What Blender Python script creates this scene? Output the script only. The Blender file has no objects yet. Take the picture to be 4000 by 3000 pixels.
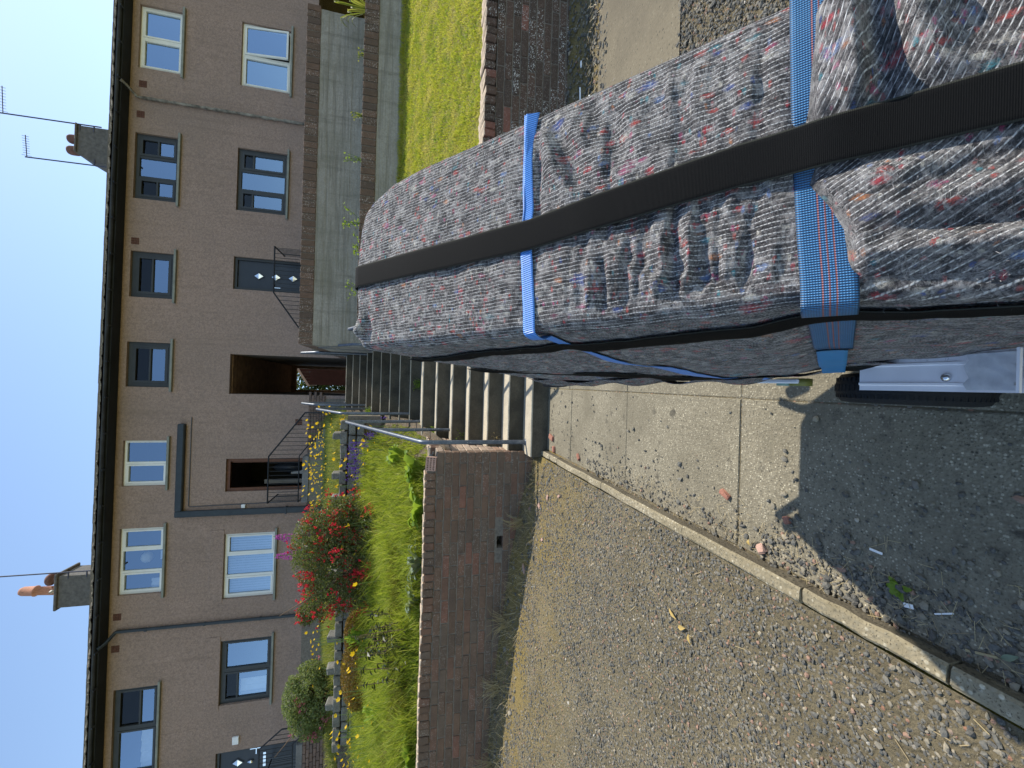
import bpy, math, random
import numpy as np
from mathutils import Vector, Matrix

random.seed(7)
rng = np.random.default_rng(7)
scene = bpy.context.scene
COL = scene.collection
R = math.radians

# ------------------------------------------------------------------ camera, sky, sun, exposure
EYE = Vector((0.0, 0.0, 1.313))
PITCH, ROLL, FPX = R(13.736), R(-1.566), 1600.0
fw = Vector((0, math.cos(PITCH), -math.sin(PITCH)))
rt = Vector((1, 0, 0))
dn = Vector((0, -math.sin(PITCH), -math.cos(PITCH)))
r2 = math.cos(ROLL) * rt + math.sin(ROLL) * dn
d2 = -math.sin(ROLL) * rt + math.cos(ROLL) * dn
cd = bpy.data.cameras.new('camera')
cam = bpy.data.objects.new('camera', cd)
COL.objects.link(cam)
# the phone was held on its side: the top of the place points to the left of the picture
m3 = Matrix((d2, r2, -fw)).transposed()
cam.matrix_world = Matrix.Translation(EYE) @ m3.to_4x4()
cd.sensor_fit = 'HORIZONTAL'
cd.sensor_width = 36.0
cd.lens = 36.0 * FPX / 4000.0
cd.clip_start = 0.02
cd.clip_end = 2000
scene.camera = cam

SUN_AZ, SUN_EL = R(54.6), R(52.8)            # clockwise from +Y, above the horizon
sdir = Vector((math.sin(SUN_AZ) * math.cos(SUN_EL), math.cos(SUN_AZ) * math.cos(SUN_EL), math.sin(SUN_EL)))
world = bpy.data.worlds.new('World')
scene.world = world
world.use_nodes = True
wn = world.node_tree
bg = wn.nodes['Background']
sky = wn.nodes.new('ShaderNodeTexSky')
sky.sky_type = 'NISHITA'
sky.sun_disc = False
sky.sun_elevation = SUN_EL
sky.sun_rotation = SUN_AZ
sky.altitude = 50
sky.air_density = 1.0
sky.dust_density = 0.3
sky.ozone_density = 0.7
tint = wn.nodes.new('ShaderNodeMix'); tint.data_type = 'RGBA'; tint.blend_type = 'MULTIPLY'; tint.inputs[0].default_value = 1.0
tint.inputs[7].default_value = (0.99, 0.985, 0.955, 1)
wn.links.new(sky.outputs[0], tint.inputs[6]); wn.links.new(tint.outputs[2], bg.inputs[0])
bg.inputs[1].default_value = 0.135
sl = bpy.data.lights.new('sun', 'SUN')
sl.energy = 3.3
sl.angle = R(0.53)
sl.color = (1.0, 0.945, 0.84)
sun = bpy.data.objects.new('sun', sl)
COL.objects.link(sun)
sun.rotation_euler = (-sdir).to_track_quat('-Z', 'Y').to_euler()
sun.location = (20, 20, 30)
vs = scene.view_settings
vs.view_transform = 'Standard'
vs.look = 'None'
vs.gamma = 1.0
vs.use_curve_mapping = False
vs.exposure = 0.97
scene.cycles.max_bounces = 8
scene.cycles.transparent_max_bounces = 16

# ------------------------------------------------------------------ mesh helpers
class MB:
    """collects faces, with a material slot index per face"""
    def __init__(self):
        self.v = []; self.f = []; self.m = []; self.sm = []
    def add(self, vs, fs, m=0, smooth=False):
        b = len(self.v)
        self.v.extend([tuple(p) for p in vs])
        for q in fs:
            self.f.append(tuple(b + i for i in q)); self.m.append(m); self.sm.append(smooth)
        return self
    def box(self, x0, x1, y0, y1, z0, z1, m=0):
        v = [(x0, y0, z0), (x1, y0, z0), (x1, y1, z0), (x0, y1, z0), (x0, y0, z1), (x1, y0, z1), (x1, y1, z1), (x0, y1, z1)]
        return self.add(v, [(0, 3, 2, 1), (4, 5, 6, 7), (0, 1, 5, 4), (1, 2, 6, 5), (2, 3, 7, 6), (3, 0, 4, 7)], m)
    def cbox(self, x0, x1, y0, y1, z0, z1, c=0.004, m=0, jit=0.0):
        """box with chamfered edges"""
        V = []; F = []
        X = (x0, x1); Y = (y0, y1); Z = (z0, z1); ix = {}
        s = (1, -1)
        for i in (0, 1):
            for j in (0, 1):
                for k in (0, 1):
                    for a in range(3):
                        p = [X[i] + s[i] * c, Y[j] + s[j] * c, Z[k] + s[k] * c]
                        p[a] -= s[(i, j, k)[a]] * c
                        if jit:
                            p = [q + random.uniform(-jit, jit) for q in p]
                        ix[i, j, k, a] = len(V); V.append(p)
        def face(l):
            F.append(tuple(l))
        for a in range(3):
            b, d = (a + 1) % 3, (a + 2) % 3
            for t in (0, 1):
                o = []
                for (q, r) in ((0, 0), (1, 0), (1, 1), (0, 1)):
                    e = [0, 0, 0]; e[a] = t; e[b] = q; e[d] = r
                    o.append(ix[e[0], e[1], e[2], a])
                face(o if t else o[::-1])
            for q in (0, 1):
                for r in (0, 1):
                    e0 = [0, 0, 0]; e1 = [0, 0, 0]
                    e0[a] = 0; e1[a] = 1
                    e0[b] = e1[b] = q; e0[d] = e1[d] = r
                    o = [ix[(*e0, b)], ix[(*e1, b)], ix[(*e1, d)], ix[(*e0, d)]]
                    face(o if (q == r) else o[::-1])
        for i in (0, 1):
            for j in (0, 1):
                for k in (0, 1):
                    o = [ix[i, j, k, 0], ix[i, j, k, 1], ix[i, j, k, 2]]
                    face(o if (i + j + k) % 2 else o[::-1])
        return self.add(V, F, m)
    def tube(self, pts, r, seg=10, m=0, caps=True, smooth=True):
        pts = [Vector(p) for p in pts]
        rr = r if isinstance(r, (list, tuple)) else [r] * len(pts)
        V = []; F = []
        t0 = (pts[1] - pts[0]).normalized()
        up = Vector((0, 0, 1)) if abs(t0.z) < 0.9 else Vector((1, 0, 0))
        nx = t0.cross(up).normalized()
        for i, p in enumerate(pts):
            t = (pts[min(i + 1, len(pts) - 1)] - pts[max(i - 1, 0)]).normalized()
            nx = (nx - t * nx.dot(t)).normalized()
            ny = t.cross(nx)
            for k in range(seg):
                a = 2 * math.pi * k / seg
                V.append(p + nx * (rr[i] * math.cos(a)) + ny * (rr[i] * math.sin(a)))
        for i in range(len(pts) - 1):
            for k in range(seg):
                k2 = (k + 1) % seg
                F.append((i * seg + k, i * seg + k2, (i + 1) * seg + k2, (i + 1) * seg + k))
        self.add(V, F, m, smooth)
        if caps:
            n = len(pts) - 1
            self.add([V[k] for k in range(seg)], [tuple(range(seg))[::-1]], m)
            self.add([V[n * seg + k] for k in range(seg)], [tuple(range(seg))], m)
        return self
    def lathe(self, prof, c, seg=16, m=0, axis='z', smooth=True):
        V = []; F = []
        for (r, h) in prof:
            for k in range(seg):
                a = 2 * math.pi * k / seg
                x, y = r * math.cos(a), r * math.sin(a)
                if axis == 'z': V.append((c[0] + x, c[1] + y, c[2] + h))
                elif axis == 'x': V.append((c[0] + h, c[1] + x, c[2] + y))
                else: V.append((c[0] + y, c[1] + h, c[2] + x))
        for i in range(len(prof) - 1):
            for k in range(seg):
                k2 = (k + 1) % seg
                F.append((i * seg + k, i * seg + k2, (i + 1) * seg + k2, (i + 1) * seg + k))
        return self.add(V, F, m, smooth)
    def quad(self, a, b, c, d, m=0):
        return self.add([a, b, c, d], [(0, 1, 2, 3)], m)
    def xform(self, M):
        self.v = [tuple(M @ Vector(p)) for p in self.v]
        return self
    def mesh(self, name, mats):
        me = bpy.data.meshes.new(name)
        me.from_pydata(self.v, [], self.f)
        for m in (mats if isinstance(mats, (list, tuple)) else [mats]):
            me.materials.append(m)
        me.polygons.foreach_set('material_index', self.m)
        me.polygons.foreach_set('use_smooth', self.sm)
        me.update()
        return me


def link(name, data, parent=None, loc=None):
    o = bpy.data.objects.new(name, data)
    COL.objects.link(o)
    if parent: o.parent = parent
    if loc is not None: o.location = loc
    return o


def tag(o, label=None, cat=None, group=None, kind=None):
    if label: o['label'] = label
    if cat: o['category'] = cat
    if group: o['group'] = group
    if kind: o['kind'] = kind
    return o


def root(name, loc, label, cat, group=None, rz=0.0):
    o = link(name, None, None, loc)
    o.empty_display_size = 0.1
    o.rotation_euler = (0, 0, rz)
    return tag(o, label, cat, group)


def part(par, name, mb, mats, kind=None, world=True):
    """mb in world coordinates unless world is False; par's origin is taken off"""
    if world and par is not None:
        base = Vector(par.location)
        if par.parent: base = base + Vector(par.parent.location)
        mb.v = [(p[0] - base.x, p[1] - base.y, p[2] - base.z) for p in mb.v]
    o = link(name, mb.mesh(name, mats), par)
    if kind: o['kind'] = kind
    return o


def struct(name, mb, mats, label=None):
    o = link(name, mb.mesh(name, mats))
    o['kind'] = 'structure'
    if label: o['label'] = label
    return o


def np_mesh(name, V, F, mats, smooth=False):
    """fast mesh from arrays; F is (n,3) or (n,4)"""
    V = np.asarray(V, np.float32); F = np.asarray(F, np.int32)
    me = bpy.data.meshes.new(name)
    k = F.shape[1]
    me.vertices.add(len(V)); me.vertices.foreach_set('co', V.ravel())
    me.loops.add(F.size); me.loops.foreach_set('vertex_index', F.ravel())
    me.polygons.add(len(F))
    me.polygons.foreach_set('loop_start', np.arange(0, F.size, k, dtype=np.int32))
    me.polygons.foreach_set('use_smooth', np.full(len(F), smooth))
    for m in (mats if isinstance(mats, (list, tuple)) else [mats]):
        me.materials.append(m)
    me.update(calc_edges=True)
    me.validate()
    return me


def sst(a, b, x):
    t = np.clip((np.asarray(x, float) - a) / (b - a), 0, 1)
    return t * t * (3 - 2 * t)


_perm = rng.permutation(512)
_grad = rng.normal(size=(512, 2)); _grad /= np.linalg.norm(_grad, axis=1)[:, None]
def pnoise(x, y):
    x = np.asarray(x, float); y = np.asarray(y, float)
    xi = np.floor(x).astype(int); yi = np.floor(y).astype(int)
    xf, yf = x - xi, y - yi
    u = xf * xf * xf * (xf * (xf * 6 - 15) + 10); v = yf * yf * yf * (yf * (yf * 6 - 15) + 10)
    def g(a, b, dx, dy):
        h = _grad[(_perm[a & 511] + b * 57) & 511]
        return h[..., 0] * dx + h[..., 1] * dy
    n00 = g(xi, yi, xf, yf); n10 = g(xi + 1, yi, xf - 1, yf)
    n01 = g(xi, yi + 1, xf, yf - 1); n11 = g(xi + 1, yi + 1, xf - 1, yf - 1)
    return (n00 * (1 - u) + n10 * u) * (1 - v) + (n01 * (1 - u) + n11 * u) * v
def fbm(x, y, o=4):
    s = 0; a = 1.0
    for i in range(o):
        s = s + a * pnoise(x * 2 ** i + 13.7 * i, y * 2 ** i + 7.1 * i); a *= 0.5
    return s
# ------------------------------------------------------------------ materials
class NT:
    def __init__(self, name):
        self.mat = bpy.data.materials.new(name)
        self.mat.use_nodes = True
        self.t = self.mat.node_tree
        self.b = self.t.nodes['Principled BSDF']
        self.out = self.t.nodes['Material Output']
        self._co = {}
    def n(self, ty, **kw):
        nd = self.t.nodes.new('ShaderNode' + ty)
        for k, v in kw.items(): setattr(nd, k, v)
        return nd
    def l(self, a, b): self.t.links.new(a, b)
    def inp(self, nd, i, v):
        s = nd.inputs[i]
        if hasattr(v, 'is_linked') or isinstance(v, bpy.types.NodeSocket): self.l(v, s)
        else: s.default_value = v
    def co(self, w='Object'):
        if w not in self._co:
            self._co[w] = self.n('TexCoord').outputs[w]
        return self._co[w]
    def map(self, vec, sc=(1, 1, 1), loc=(0, 0, 0), rot=(0, 0, 0)):
        m = self.n('Mapping'); self.l(vec, m.inputs[0])
        m.inputs['Scale'].default_value = sc; m.inputs['Location'].default_value = loc; m.inputs['Rotation'].default_value = rot
        return m.outputs[0]
    def noise(self, sc, det=4, rough=0.55, vec=None, dist=0.0, col=False):
        nd = self.n('TexNoise'); self.l(vec if vec is not None else self.co(), nd.inputs['Vector'])
        nd.inputs['Scale'].default_value = sc; nd.inputs['Detail'].default_value = det
        nd.inputs['Roughness'].default_value = rough; nd.inputs['Distortion'].default_value = dist
        return nd.outputs['Color' if col else 'Fac']
    def vor(self, sc, vec=None, feature='F1', out='Distance', rnd=1.0):
        nd = self.n('TexVoronoi', feature=feature); self.l(vec if vec is not None else self.co(), nd.inputs['Vector'])
        nd.inputs['Scale'].default_value = sc; nd.inputs['Randomness'].default_value = rnd
        return nd.outputs[out]
    def ramp(self, fac, stops, interp='LINEAR'):
        nd = self.n('ValToRGB'); cr = nd.color_ramp; cr.interpolation = interp
        while len(cr.elements) < len(stops): cr.elements.new(0.5)
        for e, (p, c) in zip(cr.elements, stops):
            e.position = p
            e.color = (*c, 1) if isinstance(c, (tuple, list)) else (c, c, c, 1)
        self.l(fac, nd.inputs[0]); return nd.outputs[0]
    def mix(self, f, a, b, mode='MIX'):
        nd = self.n('Mix', data_type='RGBA', blend_type=mode)
        for i, v in ((0, f), (6, a), (7, b)):
            if isinstance(v, bpy.types.NodeSocket): self.l(v, nd.inputs[i])
            elif i == 0: nd.inputs[0].default_value = v
            else: nd.inputs[i].default_value = (*v, 1) if len(v) == 3 else v
        return nd.outputs[2]
    def math(self, op, a, b=None, c=None, clamp=False):
        nd = self.n('Math', operation=op); nd.use_clamp = clamp
        for i, v in enumerate((a, b, c)):
            if v is None: continue
            if isinstance(v, bpy.types.NodeSocket): self.l(v, nd.inputs[i])
            else: nd.inputs[i].default_value = v
        return nd.outputs[0]
    def sep(self, vec):
        nd = self.n('SeparateXYZ'); self.l(vec, nd.inputs[0]); return nd.outputs
    def bump(self, h, strength=0.4, dist=0.01):
        nd = self.n('Bump'); nd.inputs['Strength'].default_value = strength; nd.inputs['Distance'].default_value = dist
        self.l(h, nd.inputs['Height'])
        self.l(nd.outputs[0], self.b.inputs['Normal']); return nd
    def set(self, col=None, rough=None, metal=None, spec=None):
        for k, v in (('Base Color', col), ('Roughness', rough), ('Metallic', metal), ('Specular IOR Level', spec)):
            if v is None: continue
            if isinstance(v, bpy.types.NodeSocket): self.l(v, self.b.inputs[k])
            else: self.b.inputs[k].default_value = (*v, 1) if isinstance(v, (tuple, list)) else v
        return self
    def rnd(self): return self.n('ObjectInfo').outputs['Random']
    def island(self): return self.n('NewGeometry').outputs['Random Per Island']
    def pos(self): return self.n('NewGeometry').outputs['Position']


def simple(name, col, rough=0.6, metal=0.0, var=0.12, sc=6.0, bump=0.0, bsc=60, spec=0.3):
    t = NT(name)
    f = t.noise(sc, 5, 0.6)
    c = t.mix(t.ramp(f, [(0.3, 0.0), (0.7, 1.0)]), tuple(x * (1 - var) for x in col), tuple(min(1, x * (1 + var)) for x in col))
    t.set(c, t.ramp(f, [(0.2, max(0, rough - 0.1)), (0.8, min(1, rough + 0.1))]), metal, spec)
    if bump: t.bump(t.noise(bsc, 5, 0.65), bump, 0.01)
    return t.mat


def concrete(name, a, b, agg, stain, aggsc=130.0, bump=0.5, stainsc=2.2, dots=0.55):
    t = NT(name); P = t.pos()
    big = t.noise(stainsc, 6, 0.65, P)
    fine = t.noise(55, 5, 0.7, P)
    c = t.mix(t.ramp(fine, [(0.3, 0.0), (0.72, 1.0)]), a, b)
    v = t.vor(aggsc, P); vc = t.sep(t.vor(aggsc, P, out='Color'))[0]
    stone = t.mix(t.ramp(vc, [(0.3, 0.0), (0.95, 1.0)]), agg, tuple(x * 0.16 for x in agg))
    mask = t.math('MULTIPLY', t.ramp(v, [(0.28, 1.0), (0.42, 0.0)]), t.ramp(vc, [(dots - 0.02, 0.0), (dots + 0.02, 1.0)]))
    c = t.mix(mask, c, stone)
    c = t.mix(t.ramp(big, [(0.42, 0.0), (0.62, 0.75)]), c, stain)
    if name.startswith('weathered_path'):      # old dark drip stains, a few centimetres across
        sv = t.mix(0.03, P, t.noise(30, 3, 0.6, P, col=True), 'LINEAR_LIGHT'); s1 = t.vor(17, sv); s2 = t.sep(t.vor(17, sv, out='Color'))
        area = t.ramp(t.noise(1.9, 3, 0.6, P), [(0.46, 0.0), (0.56, 1.0)])
        c = t.mix(t.math('MULTIPLY', area, t.math('MULTIPLY', t.ramp(s1, [(0.22, 0.75), (0.40, 0.0)]), t.ramp(s2[0], [(0.62, 0.0), (0.66, 1.0)]))), c, (0.05, 0.045, 0.035))
    pits = t.ramp(t.noise(210, 2, 0.5, P), [(0.62, 0.0), (0.72, 0.7)])
    c = t.mix(pits, c, tuple(x * 0.45 for x in a))
    t.set(c, 0.88, 0, 0.25)
    t.bump(t.math('ADD', t.math('MULTIPLY', fine, 0.6), t.math('ADD', t.math('MULTIPLY', v, -0.5), t.math('MULTIPLY', pits, -0.6))), bump, 0.006)
    return t.mat


M = {}
M['path'] = concrete('weathered_path_concrete', (0.15, 0.13, 0.09), (0.265, 0.234, 0.165), (0.5, 0.45, 0.33), (0.135, 0.117, 0.08), 120, 0.8, 1.6, 0.3)
M['apron'] = concrete('smooth_apron_concrete', (0.135, 0.113, 0.075), (0.18, 0.152, 0.102), (0.4, 0.35, 0.24), (0.105, 0.088, 0.06), 62, 0.6, 1.2, 0.6)
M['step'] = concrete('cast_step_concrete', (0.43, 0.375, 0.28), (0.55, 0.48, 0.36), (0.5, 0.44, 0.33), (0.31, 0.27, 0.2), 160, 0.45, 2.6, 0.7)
M['riser'] = concrete('shaded_riser_concrete', (0.075, 0.066, 0.048), (0.115, 0.101, 0.074), (0.17, 0.155, 0.12), (0.034, 0.031, 0.024), 120, 0.5, 3.0, 0.78)  # shade on the risers, with some grime, put into a darker concrete
M['kerbside'] = concrete('soil_stained_kerb_side', (0.12, 0.1, 0.07), (0.17, 0.145, 0.1), (0.25, 0.22, 0.16), (0.08, 0.066, 0.045), 90, 0.7, 5.0, 0.6)
M['kerb'] = concrete('exposed_aggregate_kerb', (0.22, 0.185, 0.12), (0.34, 0.29, 0.195), (0.6, 0.54, 0.4), (0.18, 0.15, 0.09), 70, 1.0, 4, 0.25)
M['render'] = concrete('shuttered_wall_concrete', (0.27, 0.27, 0.25), (0.35, 0.35, 0.325), (0.35, 0.35, 0.32), (0.16, 0.155, 0.14), 120, 0.5, 1.1, 0.9)
# board marks and damp streaks on the cast walls
t = NT('board_marked_wall_concrete'); P = t.pos()
fine = t.noise(40, 5, 0.75, P); big = t.noise(1.4, 6, 0.7, P)
brd = t.noise(1.0, 5, 0.75, t.map(P, (0.9, 0.9, 26))); drip = t.noise(1.0, 5, 0.7, t.map(P, (7, 7, 0.7)))
c = t.mix(t.ramp(fine, [(0.3, 0), (0.7, 1)]), (0.255, 0.235, 0.2), (0.385, 0.36, 0.31))
c = t.mix(t.ramp(brd, [(0.40, 0.5), (0.5, 0.0)]), c, (0.15, 0.136, 0.11))
c = t.mix(t.ramp(drip, [(0.52, 0.0), (0.70, 0.55)]), c, (0.12, 0.11, 0.088))
c = t.mix(t.ramp(big, [(0.42, 0.0), (0.66, 0.6)]), c, (0.19, 0.18, 0.135))
t.set(c, 0.92, 0, 0.2); t.bump(t.math('ADD', t.math('MULTIPLY', brd, 1.5), fine), 0.7, 0.012)
M['render'] = t.mat
M['slabtop'] = concrete('porch_concrete', (0.17, 0.165, 0.16), (0.25, 0.24, 0.23), (0.5, 0.5, 0.48), (0.1, 0.1, 0.1), 60, 0.5, 3, 0.85)


def make_brick(name, ramp_cols, fleck, fleckamt, rough=0.9, pattern=True):
    t = NT(name); r = t.rnd(); P = t.pos()
    base = t.ramp(r, ramp_cols, 'CONSTANT')
    n1 = t.noise(9, 5, 0.65, P); n2 = t.noise(120, 4, 0.7, P); n3 = t.noise(38, 3, 0.6, P)
    c = t.mix(t.ramp(n1, [(0.3, 0.0), (0.75, 1.0)]), base, t.mix(0.55, base, (0.035, 0.028, 0.024)))
    c = t.mix(t.ramp(n2, [(0.35, 0.0), (0.7, 0.5)]), c, t.mix(0.6, c, (0.30, 0.2, 0.15)))
    # lime and lichen flecks, more on some bricks than on others
    r2 = t.math('FRACT', t.math('MULTIPLY', r, 17.3))
    amt = t.math('MULTIPLY', t.ramp(r2, [(0.35, 0.12), (0.85, 1.0)]), fleckamt)
    fl = t.math('MULTIPLY', t.ramp(t.noise(85, 3, 0.6, P), [(0.54, 0.0), (0.60, 1.0)]), t.ramp(n3, [(0.45, 0.0), (0.53, 1.0)]))
    c = t.mix(t.math('MULTIPLY', fl, amt, clamp=True), c, fleck)
    t.set(c, rough, 0, 0.2)
    t.bump(t.math('ADD', n2, t.math('MULTIPLY', n1, 0.8)), 0.7, 0.006)
    return t.mat


M['brick'] = make_brick('old_brown_brick', [(0.0, (0.165, 0.104, 0.068)), (0.2, (0.185, 0.114, 0.073)), (0.42, (0.14, 0.098, 0.068)), (0.62, (0.205, 0.112, 0.073)), (0.82, (0.165, 0.122, 0.087)), (0.95, (0.25, 0.112, 0.072))], (0.46, 0.42, 0.36), 0.4)
M['brick2'] = make_brick('dark_lichened_brick', [(0.0, (0.072, 0.05, 0.035)), (0.25, (0.092, 0.058, 0.04)), (0.5, (0.06, 0.045, 0.034)), (0.72, (0.105, 0.065, 0.045)), (0.93, (0.24, 0.095, 0.066))], (0.6, 0.58, 0.52), 1.3)
M['coping'] = make_brick('brown_coping_brick', [(0.0, (0.13, 0.083, 0.058)), (0.3, (0.11, 0.074, 0.053)), (0.6, (0.15, 0.092, 0.064)), (0.85, (0.09, 0.066, 0.052))], (0.6, 0.53, 0.48), 0.65)
M['paleend'] = make_brick('sunlit_brick_end', [(0.0, (0.42, 0.31, 0.23)), (0.4, (0.5, 0.38, 0.28)), (0.75, (0.36, 0.23, 0.16))], (0.6, 0.55, 0.46), 0.8)  # sunlight on the wall end, with smeared mortar, put into paler brick
M['sunlit_top'] = simple('sunlit_brick_top', (0.44, 0.345, 0.25), 0.95, 0, 0.3, 25, 0.7, 120)  # sunlight on the brick tops painted in as a paler colour
M['redbrick'] = simple('broken_red_brick', (0.32, 0.145, 0.1), 0.9, 0, 0.25, 40, 0.6, 200)
M['pinkbrick'] = simple('perforated_pink_brick', (0.46, 0.29, 0.22), 0.9, 0, 0.2, 30, 0.5, 160)
M['mortar'] = simple('grey_lime_mortar', (0.19, 0.165, 0.135), 0.95, 0, 0.3, 30, 0.8, 120)
M['basebrick'] = make_brick('grey_base_brick', [(0.0, (0.18, 0.125, 0.10)), (0.5, (0.145, 0.105, 0.09)), (0.8, (0.21, 0.14, 0.11))], (0.5, 0.47, 0.44), 0.3)

# pebble-dashed harling of the house
t = NT('brown_pebble_harling'); P = t.pos()
n1 = t.noise(0.7, 6, 0.65, P); n2 = t.noise(60, 3, 0.75, P); n3 = t.noise(7, 5, 0.7, P)
c = t.mix(t.ramp(n2, [(0.34, 0.0), (0.66, 1.0)]), (0.30, 0.21, 0.172), (0.53, 0.385, 0.32))
c = t.mix(t.ramp(n1, [(0.35, 0.0), (0.68, 0.6)]), c, t.mix(0.5, c, (0.19, 0.155, 0.135)))
c = t.mix(t.ramp(n3, [(0.4, 0.0), (0.75, 0.45)]), c, t.mix(0.5, c, (0.48, 0.365, 0.31)))
c = t.mix(t.ramp(t.noise(17, 4, 0.75, P), [(0.36, 0.0), (0.66, 0.7)]), c, t.mix(0.72, c, (0.15, 0.115, 0.097)))
# rain streaks running down from eaves and sills
st = t.noise(1.0, 5, 0.7, t.map(P, (9, 9, 0.35)))
c = t.mix(t.ramp(st, [(0.52, 0.0), (0.74, 0.34)]), c, (0.17, 0.125, 0.10))
c = t.mix(t.ramp(t.noise(0.22, 4, 0.6, P), [(0.4, 0.0), (0.62, 0.5)]), c, t.mix(0.45, c, (0.24, 0.195, 0.17)))
t.set(c, 0.95, 0, 0.15)
t.bump(t.math('ADD', n2, t.math('MULTIPLY', n3, 0.5)), 0.9, 0.02)
M['harl'] = t.mat
M['harl2'] = simple('dark_chimney_render', (0.12, 0.113, 0.106), 0.95, 0, 0.3, 9, 0.8, 60)
M['sill'] = simple('grey_green_sill_paint', (0.22, 0.23, 0.2), 0.6, 0, 0.2, 5)
M['white'] = simple('white_window_frame', (0.74, 0.75, 0.74), 0.4, 0, 0.05, 3)
M['cream'] = simple('cream_window_frame', (0.74, 0.74, 0.69), 0.45, 0, 0.08, 3)
M['slate'] = simple('slate_grey_window_frame', (0.045, 0.05, 0.055), 0.45, 0, 0.15, 4)
M['brownframe'] = simple('brown_stained_door_frame', (0.13, 0.055, 0.03), 0.5, 0, 0.3, 12)
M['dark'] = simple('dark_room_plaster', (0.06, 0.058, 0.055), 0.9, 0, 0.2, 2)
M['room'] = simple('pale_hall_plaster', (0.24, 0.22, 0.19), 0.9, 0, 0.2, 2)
M['curtain'] = simple('white_net_curtain', (0.72, 0.72, 0.7), 0.9, 0, 0.08, 8)
M['blind'] = simple('pale_vertical_blind', (0.5, 0.54, 0.6), 0.8, 0, 0.06, 8)
M['lamp'] = simple('paper_lamp_shade', (0.75, 0.72, 0.6), 0.8, 0, 0.05, 8)
M['door'] = simple('dark_slate_door_paint', (0.035, 0.042, 0.055), 0.35, 0, 0.12, 3)
M['chrome'] = simple('polished_steel', (0.75, 0.76, 0.78), 0.22, 1.0, 0.05, 10)
M['pipe'] = simple('black_plastic_pipe', (0.035, 0.045, 0.055), 0.45, 0, 0.2, 5)
M['oldpipe'] = simple('lichened_iron_pipe', (0.19, 0.175, 0.15), 0.9, 0, 0.65, 7, 0.5, 40)
M['cable'] = simple('grey_cable', (0.1, 0.1, 0.11), 0.7)
M['whitebox'] = simple('white_plastic_box', (0.8, 0.8, 0.8), 0.4)
M['vent'] = simple('terracotta_air_brick', (0.11, 0.052, 0.04), 0.9, 0, 0.25, 20)
M['gutter'] = simple('black_gutter', (0.035, 0.04, 0.05), 0.6, 0, 0.5, 3)
M['soffit'] = simple('dark_painted_soffit', (0.02, 0.024, 0.032), 0.8, 0, 0.3, 3)
t = NT('grey_brown_roof_tile'); P = t.pos(); r = t.rnd()
c = t.mix(t.noise(5, 5, 0.7, P), (0.1, 0.082, 0.065), (0.3, 0.255, 0.2))
c = t.mix(t.ramp(t.noise(40, 4, 0.7, P), [(0.5, 0), (0.6, 0.8)]), c, (0.36, 0.32, 0.24))
c = t.mix(t.ramp(r, [(0, 0.0), (1, 0.45)]), c, (0.09, 0.075, 0.065))
t.set(c, 0.95, 0, 0.15); t.bump(t.noise(60, 4, 0.7, P), 0.8, 0.01)
M['tile'] = t.mat
M['terracotta'] = simple('terracotta_pot', (0.42, 0.2, 0.13), 0.85, 0, 0.2, 8)
M['terradark'] = simple('sooty_pot', (0.16, 0.085, 0.07), 0.9, 0, 0.3, 8)
M['lead'] = simple('grey_lead_flashing', (0.15, 0.17, 0.19), 0.6, 0.2, 0.2, 8)
M['aerial'] = simple('weathered_aerial_metal', (0.07, 0.07, 0.09), 0.5, 0.4)
M['iron'] = simple('black_iron_railing', (0.02, 0.022, 0.026), 0.5, 0.1, 0.3, 10)
t = NT('galvanised_handrail'); P = t.pos()
c = t.mix(t.ramp(t.noise(14, 5, 0.7, P), [(0.35, 0), (0.7, 1)]), (0.07, 0.085, 0.11), (0.13, 0.148, 0.175))
c = t.mix(t.ramp(t.noise(60, 4, 0.6, P), [(0.62, 0), (0.7, 0.7)]), c, (0.55, 0.55, 0.53))
t.set(c, 0.42, 0.35, 0.5); t.bump(t.noise(90, 4, 0.6, P), 0.3, 0.003)
M['rail'] = t.mat
M['shedwood'] = simple('maroon_shed_boards', (0.062, 0.034, 0.033), 0.8, 0, 0.25, 6)
M['barge'] = simple('pale_barge_board', (0.6, 0.58, 0.52), 0.7)
M['passwall'] = simple('brown_passage_render', (0.12, 0.10, 0.083), 0.95, 0, 0.25, 4)
M['timberlining'] = simple('dark_passage_boards', (0.2, 0.125, 0.08), 0.85, 0, 0.35, 5)
M['stonewall'] = concrete('grey_rubble_stone', (0.17, 0.165, 0.145), (0.25, 0.24, 0.21), (0.36, 0.35, 0.3), (0.11, 0.105, 0.09), 60, 0.8, 6, 0.6)


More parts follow.
